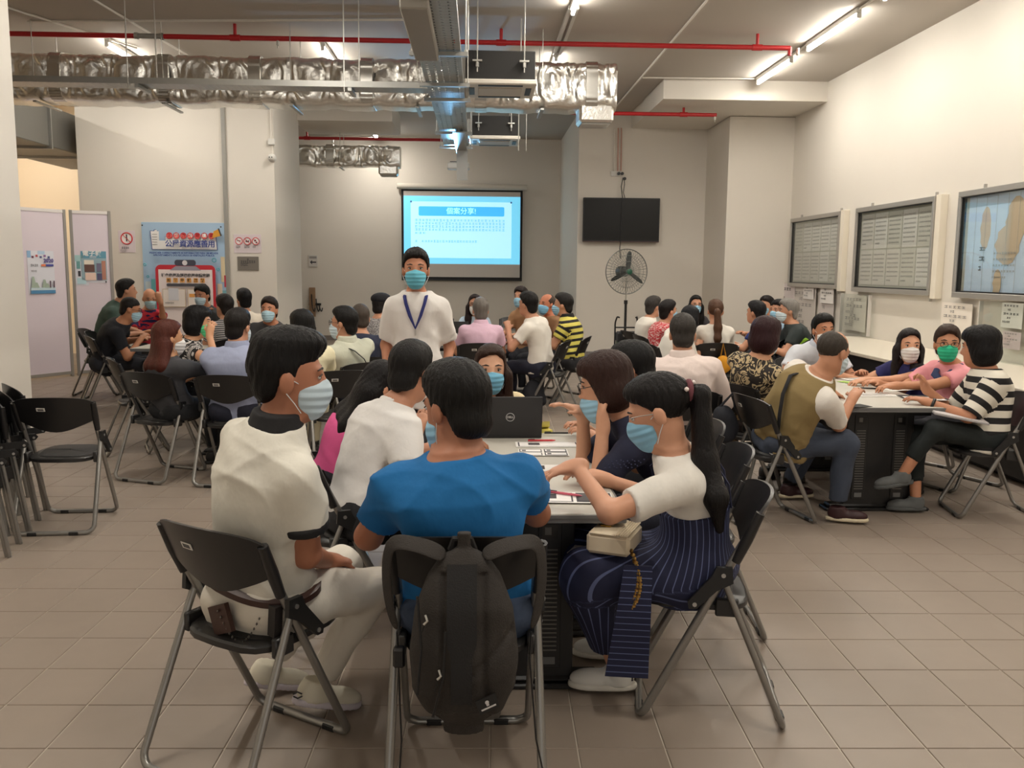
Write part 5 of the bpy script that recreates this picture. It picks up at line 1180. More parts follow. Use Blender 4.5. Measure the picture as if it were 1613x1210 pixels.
# ================================================================== WALL THINGS AND SMALL OBJECTS
def atx(px, py, x): r = ray(px, py); return np.array([0, 0, CAMH]) + x/r[0]*r
class Sheet:
    """flat print on an upright panel: local x right, z up, read from -y"""
    def __init__(s, parent, y=0.): s.p = parent; s.y = y; s.k = 0
    def _y(s): s.k += 1; return s.y-.0012*s.k
    def rect(s, x0, z0, x1, z1, m, name='print', r=0., y=None):
        y = s._y() if y is None else y; b = MB()
        if r:
            P = []
            for cx, cz, a0 in ((x1-r, z1-r, 0), (x0+r, z1-r, 90), (x0+r, z0+r, 180), (x1-r, z0+r, 270)):
                for i in range(5): a = radians(a0+i*22.5); P.append((cx+r*cos(a), cz+r*sin(a)))
            b.prism(P, y, y+.001)
        else: b.box(x0, y, z0, x1, y+.001, z1)
        return b.build(name, m, s.p)
    def disc(s, x, z, r, m, name='print', ring=0., n=20):
        y = s._y(); b = MB()
        if ring: b.tube([(x+r*cos(2*pi*i/n), y, z+r*sin(2*pi*i/n)) for i in range(n)], ring, 5, closed=True, flat=1)
        else: b.prism([(x+r*cos(2*pi*i/n), z+r*sin(2*pi*i/n)) for i in range(n)], y, y+.001)
        return b.build(name, m, s.p)
    def poly(s, P, m, name='print'):
        y = s._y(); return MB().prism(P, y, y+.001).build(name, m, s.p)
    def rows(s, x0, x1, z1, n, dz, h, m, cnt=16, seed=1, name='small_print'):
        y = s._y(); b = MB(); r = random.Random(seed)
        for i in range(n): squiggle(b, x0, x1 if i < n-1 else x0+(x1-x0)*r.uniform(.3, 1), z1-i*dz, h, y, cnt, seed+i)
        return tag(b.build(name, m, s.p), kind='stuff')
    def text(s, t, x, z, size, m, bold=0., squash=1., rot=0., name='lettering', align='CENTER'):
        return text(t, size, m, s.p, Matrix.Translation((x, s._y()-.0006, z)) @ Matrix.Rotation(pi/2, 4, 'X') @ Matrix.Rotation(rot, 4, 'Z'), name, align, bold, squash)
def panel(name, loc, w, h, th, m, label, cat, rz=0., frame=None, fw=.02, part='board', group=None):
    t = empty(name, loc, rz, label, cat, group); b = MB(); b.box(-w/2, 0, -h/2, w/2, th, h/2, bev=min(.002, th*.3)); b.build(part, m, t)
    if frame:
        for (x0, z0, x1, z1) in ((-w/2-fw, -h/2-fw, w/2+fw, -h/2), (-w/2-fw, h/2, w/2+fw, h/2+fw), (-w/2-fw, -h/2, -w/2, h/2), (w/2, -h/2, w/2+fw, h/2)):
            f = MB(); f.box(x0, -.012, z0, x1, th+.004, z1, bev=.003); f.build('frame_bar', frame, t)
    return t
def pm(rgb, r=.7): return mat('print_%d_%d_%d' % rgb, rgb, r)
navy = pm((38, 62, 140)); pred = pm((206, 52, 58)); pink = pm((240, 128, 120)); pwhite = pm((238, 236, 234)); pdark = pm((58, 56, 62)); ink = pm((84, 82, 84)); faint = pm((150, 146, 144))
# ---- projection screen
def screen():
    Y = 19.9; a = aty(632, 297, Y); b = aty(822, 441, Y); cx, cz = (a[0]+b[0])/2, (a[2]+b[2])/2; w, h = b[0]-a[0], a[2]-b[2]
    t = empty('projection_screen', (cx, Y, cz), 0, 'pull-down projection screen with a lit blue slide on the back wall', 'screen')
    m = MB(); m.box(-w/2, 0, -h/2, w/2, .012, h/2); m.build('black_border', mat('screen_black', (16, 16, 20), .7), t)
    m = MB(); m.tube([(-w/2-.09, -.02, h/2+.05), (w/2+.09, -.02, h/2+.05)], .065, 12); m.build('housing', mat('housing_white', (206, 200, 188), .5), t, smooth=40)
    m = MB(); m.box(-w/2, -.012, -h/2-.03, w/2, .014, -h/2+.005, bev=.006); m.build('bottom_bar', blackm, t)
    s = Sheet(t, -.002); f = .05; L, R_, B, T = -w/2+f, w/2-f, -h/2+f, h/2-f
    s.rect(L, B, R_, T, mat('screen_cloth', (206, 200, 194), .9), 'screen_cloth')
    em = lambda n, c, e: mat(n, c, .9, emit=e)
    hh = T-B; z0 = B+.155*hh; z1 = T-.055*hh
    s.rect(L, z0, R_, z1, em('slide_cyan', (118, 206, 240), .62), 'slide')
    x0 = L+.06*(R_-L); x1 = R_-.075*(R_-L); za = z0+.07*hh; zb = z1-.065*hh
    s.rect(x0, za, x1, zb, em('slide_pale', (172, 228, 248), .68), 'slide_page')
    s.rect(x0+.065*w, zb-.165*hh, x1-.06*w, zb-.055*hh, em('slide_bar', (70, 178, 246), .66), 'slide_title_bar', r=.03)
    s.text('個案分享!', (x0+x1)/2, zb-.112*hh, .155, em('slide_title', (160, 226, 252), .9), bold=.001, name='slide_title')
    bl = em('slide_text', (104, 172, 206), .62)
    b2 = MB(); yy = s._y()
    for i in range(4): squiggle(b2, x0+.035*w, x1-.05*w, zb-.215*hh-.036*hh*i*1.02, .05, yy, 27 if i else 26, 20+i)
    squiggle(b2, x0+.035*w, x0+.13*w, zb-.365*hh, .05, yy, 3, 31); squiggle(b2, x0+.09*w, x1-.28*w, zb-.46*hh, .05, yy, 19, 32); squiggle(b2, x0+.035*w, x0+.06*w, zb-.46*hh, .05, yy, 1, 33)
    tag(b2.build('slide_text', bl, t), kind='stuff')
    for xx in (x0+.01, x1-.01): s.disc(xx, zb-.005, .022, em('slide_pin', (70, 110, 140), .5), 'slide_pin')
screen()
# ---- television
def tv():
    Y = 16.28; a = aty(919, 311, Y); b = aty(1038, 382, Y); w, h = b[0]-a[0], a[2]-b[2]; cx, cz = (a[0]+b[0])/2, (a[2]+b[2])/2
    t = empty('television', (cx, Y, cz), 0, 'black flat television on the wall right of the screen', 'television')
    m = MB(); m.box(-w/2, 0, -h/2, w/2, .05, h/2, bev=.008); m.build('casing', blackm, t)
    m = MB(); m.box(-w/2+.018, -.003, -h/2+.03, w/2-.018, .002, h/2-.018); m.build('display', mat('tv_glass', (22, 22, 22), .3, spec=.25), t)
    m = MB(); m.box(-w/2, -.004, -h/2, w/2, .004, -h/2+.012); m.build('lower_trim', mat('tv_trim', (84, 50, 46), .4), t)
    m = MB(); m.box(-.3, .05, -.2, .3, .115, .2); m.build('wall_bracket', blackm, t)
    c = MB(); c.tube([Vector(v) for v in ((.01, -.012, h/2+.36), (-.02, -.012, h/2+.2), (.01, -.012, h/2), (-.005, -.012, 0), (-.01, -.012, -h/2), (-.02, -.012, -h/2-.12), (0, -.02, -h/2-.3))], .008, 6); c.build('hanging_cable', blackm, t, smooth=50)
    c = MB(); c.tube([Vector(v) for v in ((.04, .05, h/2+.36), (.05, .05, h/2+.25), (.03, .04, h/2+.1), (.06, .03, h/2))], .007, 6); c.build('power_cable', blackm, t, smooth=50)
    p = aty(973, 274, 16.39); t2 = empty('socket_plate', (p[0], 16.36, p[2]), 0, 'white double wall socket with black plugs above the television', 'socket')
    m = MB(); m.box(-.13, 0, -.045, .07, .04, .045, bev=.006); m.build('plate', lampbody, t2)
    for x, z in ((.01, .0), (.075, 0), (.12, -.09)):
        k = MB(); k.lathe([(.028, -.05), (.03, -.02), (.02, 0)], (x, 0, z), 10, axis='y'); k.build('plug', blackm, t2, smooth=50)
    for i, x in enumerate((967, 973, 978)):
        q = aty(x, 270, 16.38); mb = MB(); mb.tube([(q[0], 16.37, p[2]+.05), (q[0]-.01, 16.37, CEIL-.29)], .011, 6)
        tag(mb.build('wall_conduit', mat('conduit_pinkish', (196, 150, 134), .5) if i else pvc, smooth=40), 'thin conduit down the wall to the socket above the television, %s of three' % ('leftmost', 'middle', 'rightmost')[i], 'conduit')
tv()
# ---- fan
def fan():
    Y = 14.3; c = aty(987, 428, Y); t = empty('pedestal_fan', (c[0], Y, 0), 0, 'large grey pedestal fan with a wire cage below the television', 'fan'); z = c[2]; R = .36
    cage = mat('cage_wire', (120, 122, 118), .4, .6); bl = mat('fan_blade', (58, 62, 62), .45)
    m = MB(); m.lathe([(.27, 0), (.27, .025), (.23, .045), (.05, .06)], (0, 0, 0), 24); m.build('base', blackm, t, smooth=40)
    m = MB(); m.tube([(0, 0, .05), (0, 0, 1.12)], .021, 10); m.tube([(0, 0, 1.08), (0, 0, 1.14)], .03, 10); m.build('pole', blackm, t, smooth=40)
    m = MB(); m.tube([(0, 0, 1.12), (0, 0, z-.1)], .013, 8); m.build('inner_pole', rodm, t, smooth=40)
    Rm = Matrix.Translation((0, 0, z)) @ Matrix.Rotation(radians(14), 4, 'Z')
    def cg(y0, sg, nm, n=44):
        m = MB()
        for i in range(n):
            a = 2*pi*i/n; P = []
            for u in (.14, .5, .85, 1.0): P.append(Rm @ Vector((R*u*cos(a), y0*(1-u**3)*1.0+(0 if u < 1 else 0), R*u*sin(a))))
            m.tube(P, .0022, 4)
        for u in (.14, .45, .72): m.tube([Rm @ Vector((R*u*cos(2*pi*i/30), y0*(1-u**3), R*u*sin(2*pi*i/30))) for i in range(30)], .0026, 4, closed=True)
        return m.build(nm, cage, t)
    cg(-.13, -1, 'front_cage'); cg(.08, 1, 'rear_cage')
    m = MB(); m.tube([Rm @ Vector((R*cos(2*pi*i/40), 0, R*sin(2*pi*i/40))) for i in range(40)], .008, 6, closed=True); m.build('cage_rim', cage, t)
    m = MB(); m.lathe([(.02, -.14), (.045, -.13), (.045, -.06)], (0, 0, 0), 14, axis='y'); m.v = [tuple(Rm @ Vector(v)) for v in m.v]; m.build('hub', mat('hub_green', (40, 92, 72), .4), t, smooth=50)
    m = MB(); m.lathe([(.03, .05), (.085, .09), (.09, .26), (.05, .3)], (0, 0, 0), 16, axis='y'); m.v = [tuple(Rm @ Vector(v)) for v in m.v]; m.build('motor', bl, t, smooth=50)
    for k in range(3):
        m = MB(); a0 = radians(86+120*k); vs = []
        for (u, wd) in ((.04, .025), (.12, .036), (.22, .038), (.3, .026), (.325, .006)):
            for sg in (-1, 1):
                for dy in (-.003, .003): x, zz = u, sg*wd; vs.append(Rm @ Vector((x*cos(a0)-zz*sin(a0), -.05+sg*.02+dy, x*sin(a0)+zz*cos(a0))))
        fs = []
        for i in range(4): a = i*4; fs += [(a, a+4, a+6, a+2), (a+1, a+3, a+7, a+5), (a, a+1, a+5, a+4), (a+2, a+6, a+7, a+3)]
        m.add(vs, fs+[(0, 2, 3, 1), (16, 17, 19, 18)]); m.build('blade', bl, t)
    m = MB(); m.tube([Vector((0, -.08, z-.04)), Vector((-.09, -.1, z-.1)), Vector((-.05, -.05, z-.24)), Vector((0, .0, z-.2))], .005, 6); m.build('cord', rodm, t)
fan()
# ---- pillar: conduit, camera, signs, banner
PY = 13.8
def pillar_things():
    a = aty(351, 172, PY); b = aty(361, 560, PY)
    m = MB(); m.box(a[0]-.03, PY-.03, .12, a[0]+.03, PY-.001, CEIL, bev=.004); tag(m.build('wall_conduit', mat('conduit_grey', (150, 148, 142), .5)), 'grey vertical conduit on the left pillar beside the banner', 'conduit')
    c = aty(429, 249, PY); t = empty('dome_camera', (c[0], PY, c[2]), 0, 'white round security camera on the left pillar', 'camera')
    m = MB(); m.lathe([(.062, 0), (.062, -.03), (.05, -.05)], (0, 0, 0), 18, axis='y'); m.build('mount', lampbody, t, smooth=40)
    m = MB(); m.lathe([(.045, -.04), (.052, -.065), (.04, -.095), (.012, -.108)], (0, 0, 0), 18, axis='y'); m.build('ball', lampbody, t, smooth=50)
    for x in (-.02, .015): k = MB(); k.lathe([(.01, -.104), (.01, -.108)], (x, 0, .0), 8, axis='y'); k.build('lens', blackm, t)
    m = MB(); m.box(-.05, -.05, .19, .05, 0, .28, bev=.005); m.build('junction_box', lampbody, t)
    m = MB(); m.tube([(-.01, -.015, .28), (-.012, -.015, CEIL-c[2])], .012, 6); m.tube([(0, -.02, .05), (.01, -.02, .19)], .007, 6); m.build('feed_conduit', pvc, t)
    # no-smoking style sign
    def sign(px0, py0, px1, py1, n, label):
        a = aty(px0, py0, PY); b = aty(px1, py1, PY); w, h = b[0]-a[0], a[2]-b[2]
        t = panel('notice_sign', ((a[0]+b[0])/2, PY-.006, (a[2]+b[2])/2), w, h, .005, pm((220, 208, 212)), label, 'sign'); s = Sheet(t)
        for i in range(n):
            x = (i-(n-1)/2)*w*.31; r = w*.135 if n > 1 else w*.36; z = h*.14
            s.disc(x, z, r, pwhite); s.disc(x, z, r*.93, pred, 'ban_ring', ring=r*.1)
            if n == 1: s.rect(x-r*.1, z-r*.5, x+r*.1, z+r*.5, pdark, 'pictogram'); s.disc(x, z+r*.55, r*.12, pdark, 'pictogram')
            elif i == 0: s.poly([(x-r*.5, z), (x+r*.5, z-r*.05), (x+r*.5, z+r*.12), (x-r*.5, z+r*.16)], pdark, 'pictogram')
            elif i == 1: s.poly([(x-r*.5, z-r*.2), (x+r*.4, z-r*.3), (x+r*.5, z+r*.2), (x, z+r*.05), (x-r*.35, z+r*.4)], pdark, 'pictogram')
            else: s.rect(x-r*.4, z-r*.05, x+.1*r, z+.4*r, pdark, 'pictogram'); s.disc(x+r*.2, z-r*.35, r*.22, pdark, 'pictogram')
            q = r*.66; s.poly([(x-q-r*.07, z+q), (x-q+r*.07, z+q), (x+q+r*.07, z-q), (x+q-r*.07, z-q)], pred, 'ban_bar')
            s.rows(x-r*.85, x+r*.85, z-r*1.55, 1, .03, .035, pdark, 4, 5+i)
        if n == 1: s.rows(-w*.4, w*.42, -h*.40, 1, .03, .03, faint, 8, 3)
    sign(368, 369, 412, 399, 3, 'pinkish notice with three round prohibition symbols on the left pillar')
    sign(186, 363, 214, 398, 1, 'notice with one round prohibition symbol, half behind the white panel')
    a = aty(374, 404, PY); b = aty(408, 426, PY); w, h = b[0]-a[0], a[2]-b[2]
    t = panel('metal_plaque', ((a[0]+b[0])/2, PY-.012, (a[2]+b[2])/2), w, h, .011, mat('plaque_metal', (142, 136, 128), .4, .5), 'grey metal plaque under the prohibition notice', 'plaque')
    s = Sheet(t); s.rows(-w*.34, w*.36, h*.12, 2, h*.2, .045, pdark, 7, 8); s.rect(-.012, h*.28, .012, h*.34, pdark)
    # banner
    a = aty(223, 350, PY); w = aty(357, 350, PY)[0]-a[0]; h = w*1.62; top = a[2]
    t = panel('banner', (a[0]+w/2, PY-.02, top-h/2), w, h, .015, pm((168, 196, 222)), 'pale blue upright banner with a big red clipboard on the left pillar', 'banner'); s = Sheet(t)
    X = lambda u: -w/2+u*w; Z = lambda v: h/2-v*w    # u,v in banner widths
    s.rect(X(.0), Z(1.62), X(1), Z(1.38), pm((92, 164, 122)), 'green_ground'); s.rect(X(.2), Z(1.40), X(.9), Z(1.345), pm((236, 232, 214)))
    for (u0, v0, u1, v1, c) in ((.02, .70, .08, 1.2, (196, 210, 216)), (.09, .67, .14, 1.3, (110, 186, 190)), (.92, .40, .97, .7, (224, 206, 170)), (.955, .62, 1.0, .76, (190, 64, 84)), (.87, .72, .93, 1.3, (214, 196, 176)), (.93, .80, .99, 1.3, (124, 176, 186))):
        s.rect(X(u0), Z(v1), X(u1), Z(v0), pm(c), 'printed_tower')
    # title block with the house outline
    P = [(.10, .10), (.145, .10), (.15, .085), (.175, .085), (.18, .10), (.20, .10), (.20, .215), (.275, .215), (.275, .165), (.88, .165), (.89, .32), (.115, .32)]
    s.poly([(X(u), Z(v)) for u, v in P], navy, 'title_outline'); s.poly([(X(u+(.494-u)*.02), Z(v+(.21-v)*.04)) for u, v in P], pwhite, 'title_ground')
    for i in range(5): s.rect(X(.125), Z(.145+.03*i), X(.185), Z(.139+.03*i), faint, 'window_line')
    for i, ch in enumerate('正確資料需填妥'):
        u = .33+.083*i; s.disc(X(u), Z(.155), .036*w, pink, 'title_disc'); s.disc(X(u), Z(.155), .034*w, pred, 'title_ring', ring=.004*w); s.text(ch, X(u), Z(.155), .05*w, pwhite if i % 2 else pm((188, 44, 50)), bold=.002)
    for i, ch in enumerate('公屋資源應善用'):
        s.text(ch, X(.325+.084*i), Z(.255), .088*w, navy, bold=.002, rot=(-.06, .05, -.03, .06, -.05, .04, -.02)[i])
    s.text('PREENCHER CORRECTAMENTE AS INFORMAÇÕES PARA UM MELHOR', X(.5), Z(.36), .030*w, navy, bold=.001, squash=.86); s.text('APROVEITAMENTO DOS RECURSOS DE HABITAÇÃO PÚBLICA', X(.5), Z(.388), .030*w, navy, bold=.001, squash=.86)
    s.poly([(X(.84), Z(.18)), (X(.86), Z(.10)), (X(.915), Z(.075)), (X(.94), Z(.155)), (X(.90), Z(.165))], pm((222, 160, 60)), 'megaphone'); s.poly([(X(.91), Z(.07)), (X(.925), Z(.065)), (X(.955), Z(.15)), (X(.938), Z(.158))], pdark, 'megaphone_rim')
    for (u, v, r) in ((.855, .44, .022), (.9, .55, .015), (.04, .50, .014), (.07, .64, .012)): s.disc(X(u), Z(v), r*w, pm((96, 168, 186)), 'ring', ring=.006*w)
    s.rect(X(.16), Z(1.42), X(.865), Z(.50), pm((198, 46, 58)), 'clipboard', r=.06*w); s.rect(X(.195), Z(1.34), X(.83), Z(.555), pm((236, 224, 222)), 'clipboard_page')
    s.poly([(X(.33), Z(.565)), (X(.40), Z(.515)), (X(.64), Z(.515)), (X(.70), Z(.565))], pm((158, 154, 166)), 'clip_lower'); s.rect(X(.39), Z(.51), X(.64), Z(.44), pm((70, 70, 84)), 'clip_upper', r=.03*w); s.disc(X(.51), Z(.475), .03*w, pm((226, 220, 224)), 'clip_hole')
    s.text('社會房屋及經濟房屋申請家團', X(.515), Z(.625), .044*w, ink, bold=.002)
    for i, ch in enumerate('如實申報資料'): u = .315+.08*i; s.rect(X(u-.027), Z(.708), X(u+.027), Z(.655), pm((240, 178, 104)), 'title_box'); s.text(ch, X(u), Z(.682), .042*w, pm((110, 78, 40)), bold=.002)
    s.rect(X(.29), Z(.755), X(.76), Z(.72), pm((84, 82, 88)), 'caption_bar', r=.016*w)
    for u0, u1 in ((.24, .51), (.535, .80)): s.rect(X(u0), Z(1.0), X(u1), Z(.785), pm((196, 172, 130)), 'box_outline'); s.rect(X(u0+.006), Z(.994), X(u1-.006), Z(.791), pm((236, 226, 218)), 'box_ground')
    s.rect(X(.31), Z(.92), X(.43), Z(.775), pm((214, 214, 220)), 'form_sheet'); s.rows(X(.27), X(.49), Z(.95), 1, .02, .025, ink, 12, 4); s.rect(X(.555), Z(.88), X(.62), Z(.84), pm((240, 170, 90)), 'orange_tag')
    s.disc(X(.038), Z(.04), .009*w, pdark, 'eyelet'); s.disc(X(.955), Z(.05), .009*w, pdark, 'eyelet')
pillar_things()
# ---- white exhibition panels
def exhibition_panels():
    lil = mat('panel_white', (224, 212, 220), .6); al = mat('panel_aluminium', (164, 160, 154), .4, .6)
    A = atz(35, 601, .0); B = atz(116, 592, .0); C = atz(190, 588, 0)
    def one(P, Q, label, h=2.42):
        P = Vector((P[0], P[1], 0)); Q = Vector((Q[0], Q[1], 0)); d = Q-P; L = d.length; rz = math.atan2(d.y, d.x); M_ = (P+Q)/2
        t = empty('exhibition_panel', M_, rz, label, 'partition'); m = MB(); m.box(-L/2+.02, -.008, .06, L/2-.02, .008, h-.03); m.build('board', lil, t)
        for sx in (-1, 1): k = MB(); k.box(sx*(L/2-.02)-.022, -.022, 0, sx*(L/2-.02)+.022, .022, h, bev=.004); k.build('post', al, t)
        for z0, z1 in ((.03, .075), (h-.05, h-.005)): k = MB(); k.box(-L/2, -.016, z0, L/2, .016, z1); k.build('rail', pm((232, 226, 222)) if z0 > 1 else al, t)
        return t, L
    t1, L1 = one(A, B, 'white exhibition panel at far left, nearer the wall end, with a pale poster')
    t2, L2 = one(B+_v(.05, .02, 0), _v(C[0], B[1]+.25, 0), 'white exhibition panel at left, farther and next to the pillar')
    def poster(t, x, z, w, h, label, kind):
        o = empty('poster', (0, 0, 0), 0, label, 'poster'); o.matrix_world = Matrix.Translation(t.location) @ Matrix.Rotation(t.rotation_euler.z, 4, 'Z') @ Matrix.Translation((x, -.013, z))
        m = MB(); m.box(-w/2, 0, -h/2, w/2, .003, h/2); m.build('sheet', pm((226, 226, 234)), o); s = Sheet(o)
        if kind == 0:
            s.rect(-w*.5, h*.34, -w*.36, h*.5, pm((150, 186, 220))); s.rect(-w*.1, h*.42, w*.16, h*.5, pm((190, 214, 236)))
            for i, c in enumerate(((120, 70, 90), (200, 90, 90), (90, 100, 150), (150, 110, 160), (90, 100, 150))): s.rect(-w*.34+i*w*.15, h*.33+.03*(i % 2)*h, -w*.26+i*w*.15, h*.38+.03*(i % 2)*h, pm(c), 'title_mark')
            s.text('2020', w*.28, h*.27, .075, pm((96, 84, 150)), bold=.003); s.rect(0, h*.14, w*.16, h*.19, pm((220, 120, 80))); s.rect(w*.17, h*.14, w*.46, h*.19, pm((70, 72, 150))); s.rows(-w*.4, -w*.1, h*.165, 1, .02, .03, ink, 4, 2); s.rows(-w*.4, w*.05, h*.03, 1, .02, .025, ink, 6, 3)
            s.rect(-w*.45, -h*.5, w*.48, -h*.42, pm((84, 140, 182)), 'blue_band'); s.rect(-w*.45, -h*.42, w*.48, -h*.36, pm((206, 224, 232)))
            for x_, hh in ((-.33, .26), (-.22, .12), (.08, .19), (.18, .1)): s.poly([(w*(x_-.1), -h*.36), (w*(x_+.1), -h*.36), (w*(x_+.02), -h*.36+h*hh), (w*(x_-.05), -h*.36+h*hh)], pm((170, 186, 170)), 'printed_tree')
            for x_ in (.28, .42): s.rect(w*(x_-.02), -h*.36, w*(x_+.03), -h*.2, pm((96, 70, 86)), 'printed_figure')
        elif kind == 1:
            s.rect(-w*.5, h*.28, w*.5, h*.5, pm((104, 160, 182))); s.text('電子報', -w*.06, h*.42, .085, pwhite, bold=.002); s.rows(-w*.15, w*.42, h*.32, 1, .02, .03, pwhite, 6, 4)
            s.rect(-w*.5, -h*.42, w*.5, h*.28, pm((150, 176, 186))); s.rect(-w*.38, h*.08, 0, h*.22, pm((232, 222, 206))); s.rect(-w*.38, -h*.16, .02*w, h*.08, pm((108, 78, 70))); s.rect(-w*.36, -h*.42, w*.06, -h*.18, pm((236, 206, 190))); s.rect(w*.3, -h*.4, w*.46, h*.2, pm((186, 130, 112))); s.rect(w*.1, -h*.15, w*.28, h*.12, pm((120, 116, 140))); s.rect(w*.1, -h*.42, w*.3, -h*.2, pm((90, 88, 120)))
            s.rect(w*.42, -h*.5, w*.47, -h*.44, pdark)
        else:
            s.rect(-w*.5, h*.3, w*.2, h*.5, pm((170, 206, 206))); s.rect(-w*.4, h*.05, -w*.1, h*.3, pm((110, 160, 160))); s.rect(-w*.3, -h*.2, -w*.1, -h*.02, pdark); s.rect(-w*.4, -h*.45, w*.3, -h*.25, pm((190, 220, 228)))
    poster(t1, L1/2-.42, 1.52, .40, .60, 'pale poster with trees and a blue foot on the nearer white panel', 0)
    poster(t2, .02, 1.60, .34, .46, 'blue-headed poster on the farther white panel', 1); poster(t2, -L2/2+.13, 1.55, .17, .44, 'pale green poster strip beside the post of the farther white panel', 2)
exhibition_panels()
# ---- glazed notice boards on the right wall
alum = mat('board_aluminium', (176, 172, 166), .38, .6)
def glass_mat():
    m = bpy.data.materials.new('board_glass'); m.use_nodes = True; nt = m.node_tree; nt.nodes.clear()
    o = nt.nodes.new('ShaderNodeOutputMaterial'); a = nt.nodes.new('ShaderNodeBsdfTransparent'); g = nt.nodes.new('ShaderNodeBsdfGlossy'); g.inputs['Roughness'].default_value = .03
    lw = nt.nodes.new('ShaderNodeLayerWeight'); lw.inputs[0].default_value = .5; pw = nt.nodes.new('ShaderNodeMath'); pw.operation = 'POWER'; pw.inputs[1].default_value = 5; nt.links.new(lw.outputs['Facing'], pw.inputs[0]); f = nt.nodes.new('ShaderNodeMath'); f.operation = 'MULTIPLY_ADD'; f.inputs[1].default_value = .7; f.inputs[2].default_value = .035; nt.links.new(pw.outputs[0], f.inputs[0]); x = nt.nodes.new('ShaderNodeMixShader'); a.inputs[0].default_value = (.95, .97, .96, 1)
    nt.links.new(f.outputs[0], x.inputs[0]); nt.links.new(a.outputs[0], x.inputs[1]); nt.links.new(g.outputs[0], x.inputs[2]); nt.links.new(x.outputs[0], o.inputs[0]); return m
glassm = glass_mat()
def notice_board(y0, y1, z0, z1, label, seed):
    w, h = y0-y1, z1-z0; t = empty('notice_board', (XR, (y0+y1)/2, (z0+z1)/2), -pi/2, label, 'notice board'); r = random.Random(seed); D = .10
    m = MB(); m.box(-w/2, -.03, -h/2, w/2, -.002, h/2); m.build('backing', mat('board_backing', (186, 182, 172), .8), t)
    for (a, b, c, d) in ((-w/2, -h/2, w/2, -h/2+.06), (-w/2, h/2-.06, w/2, h/2), (-w/2, -h/2+.06, -w/2+.05, h/2-.06), (w/2-.05, -h/2+.06, w/2, h/2-.06)):
        k = MB(); k.box(a, -D, b, c, -.0, d, bev=.004); k.build('frame_bar', alum, t)
        k = MB(); k.box(a+.0 if a > 0 else a+(.05 if c < 0 else .05), -D+.012, b, c, -D+.02, d)
    for (a, b, c, d) in ((-w/2+.05, -h/2+.06, w/2-.05, -h/2+.075), (-w/2+.05, h/2-.07, w/2-.05, h/2-.06), (-w/2+.05, -h/2+.07, -w/2+.06, h/2-.07)):
        k = MB(); k.box(a, -D+.02, b, c, -.03, d); k.build('gasket', blackm, t)
    g = MB(); g.box(-w/2+.05, -D+.03, -h/2+.06, w/2-.05, -D+.034, h/2-.06); g.build('glass', glassm, t)
    s = MB(); s.box(w/2+.005, -.085, -h/2-.03, w/2+.12, 0, h/2+.01, bev=.004); s.build('side_casing', pm((226, 218, 202)), t)
    for x, z in ((-w*.3, h/2+.02), (w/2-.04, h/2+.02), (w/2-.02, -h/2-.04)):
        k = MB(); k.box(x-.012, -.07, z-.025, x+.012, -.04, z+.025, bev=.003); k.build('latch', alum, t)
    sh = Sheet(t, -.032)
    if seed == 3:  # pale blue sheet and tan blobs, painted in for reflections in the glass
        sh.rect(-w/2+.12, -h/2+.07, w/2-.06, h/2-.07, pm((196, 212, 236)), 'glass_reflection')
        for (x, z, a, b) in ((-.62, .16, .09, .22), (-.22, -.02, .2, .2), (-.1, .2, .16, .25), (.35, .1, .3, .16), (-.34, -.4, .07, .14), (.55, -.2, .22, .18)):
            sh.poly([(x+a*cos(2*pi*i/18)*(1+.12*sin(3*i)), z+b*sin(2*pi*i/18)) for i in range(18)], pm((202, 178, 152)), 'reflection_patch')
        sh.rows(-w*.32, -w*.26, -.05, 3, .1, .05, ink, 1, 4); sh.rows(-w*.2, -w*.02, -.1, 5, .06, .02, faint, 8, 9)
        for i in range(10): x = -.8+.19*i; sh.rect(x, -h/2+.08, x+.003, h/2-.08, faint, 'sheet_line')
    else:
        for i in range(5):
            for j in range(2):
                x0 = -w/2+.09+i*(w-.18)/5; z0_ = -h/2+.09+j*(h-.18)/2
                q = sh.rect(x0+.012, z0_+.01, x0+(w-.18)/5-.012, z0_+(h-.18)/2-.01, pm(((208, 200, 194), (214, 208, 204), (202, 196, 188))[r.randrange(3)]), 'pinned_sheet', y=-.0335)
                s2 = Sheet(t, -.0338); s2.rows(x0+.04, x0+(w-.18)/5-.05, z0_+(h-.18)/2-.07, 7, .055, .02, faint, 9, i*7+j)
notice_board(14.68, 12.66, 1.38, 2.49, 'glazed notice board on the right wall, farthest, beside the pillar', 1)
notice_board(12.12, 10.0, 1.36, 2.49, 'glazed notice board in the middle of the three on the right wall', 2)
notice_board(9.50, 7.35, 1.36, 2.49, 'glazed notice board with a pale blue painted reflection, cut by the right edge', 3)
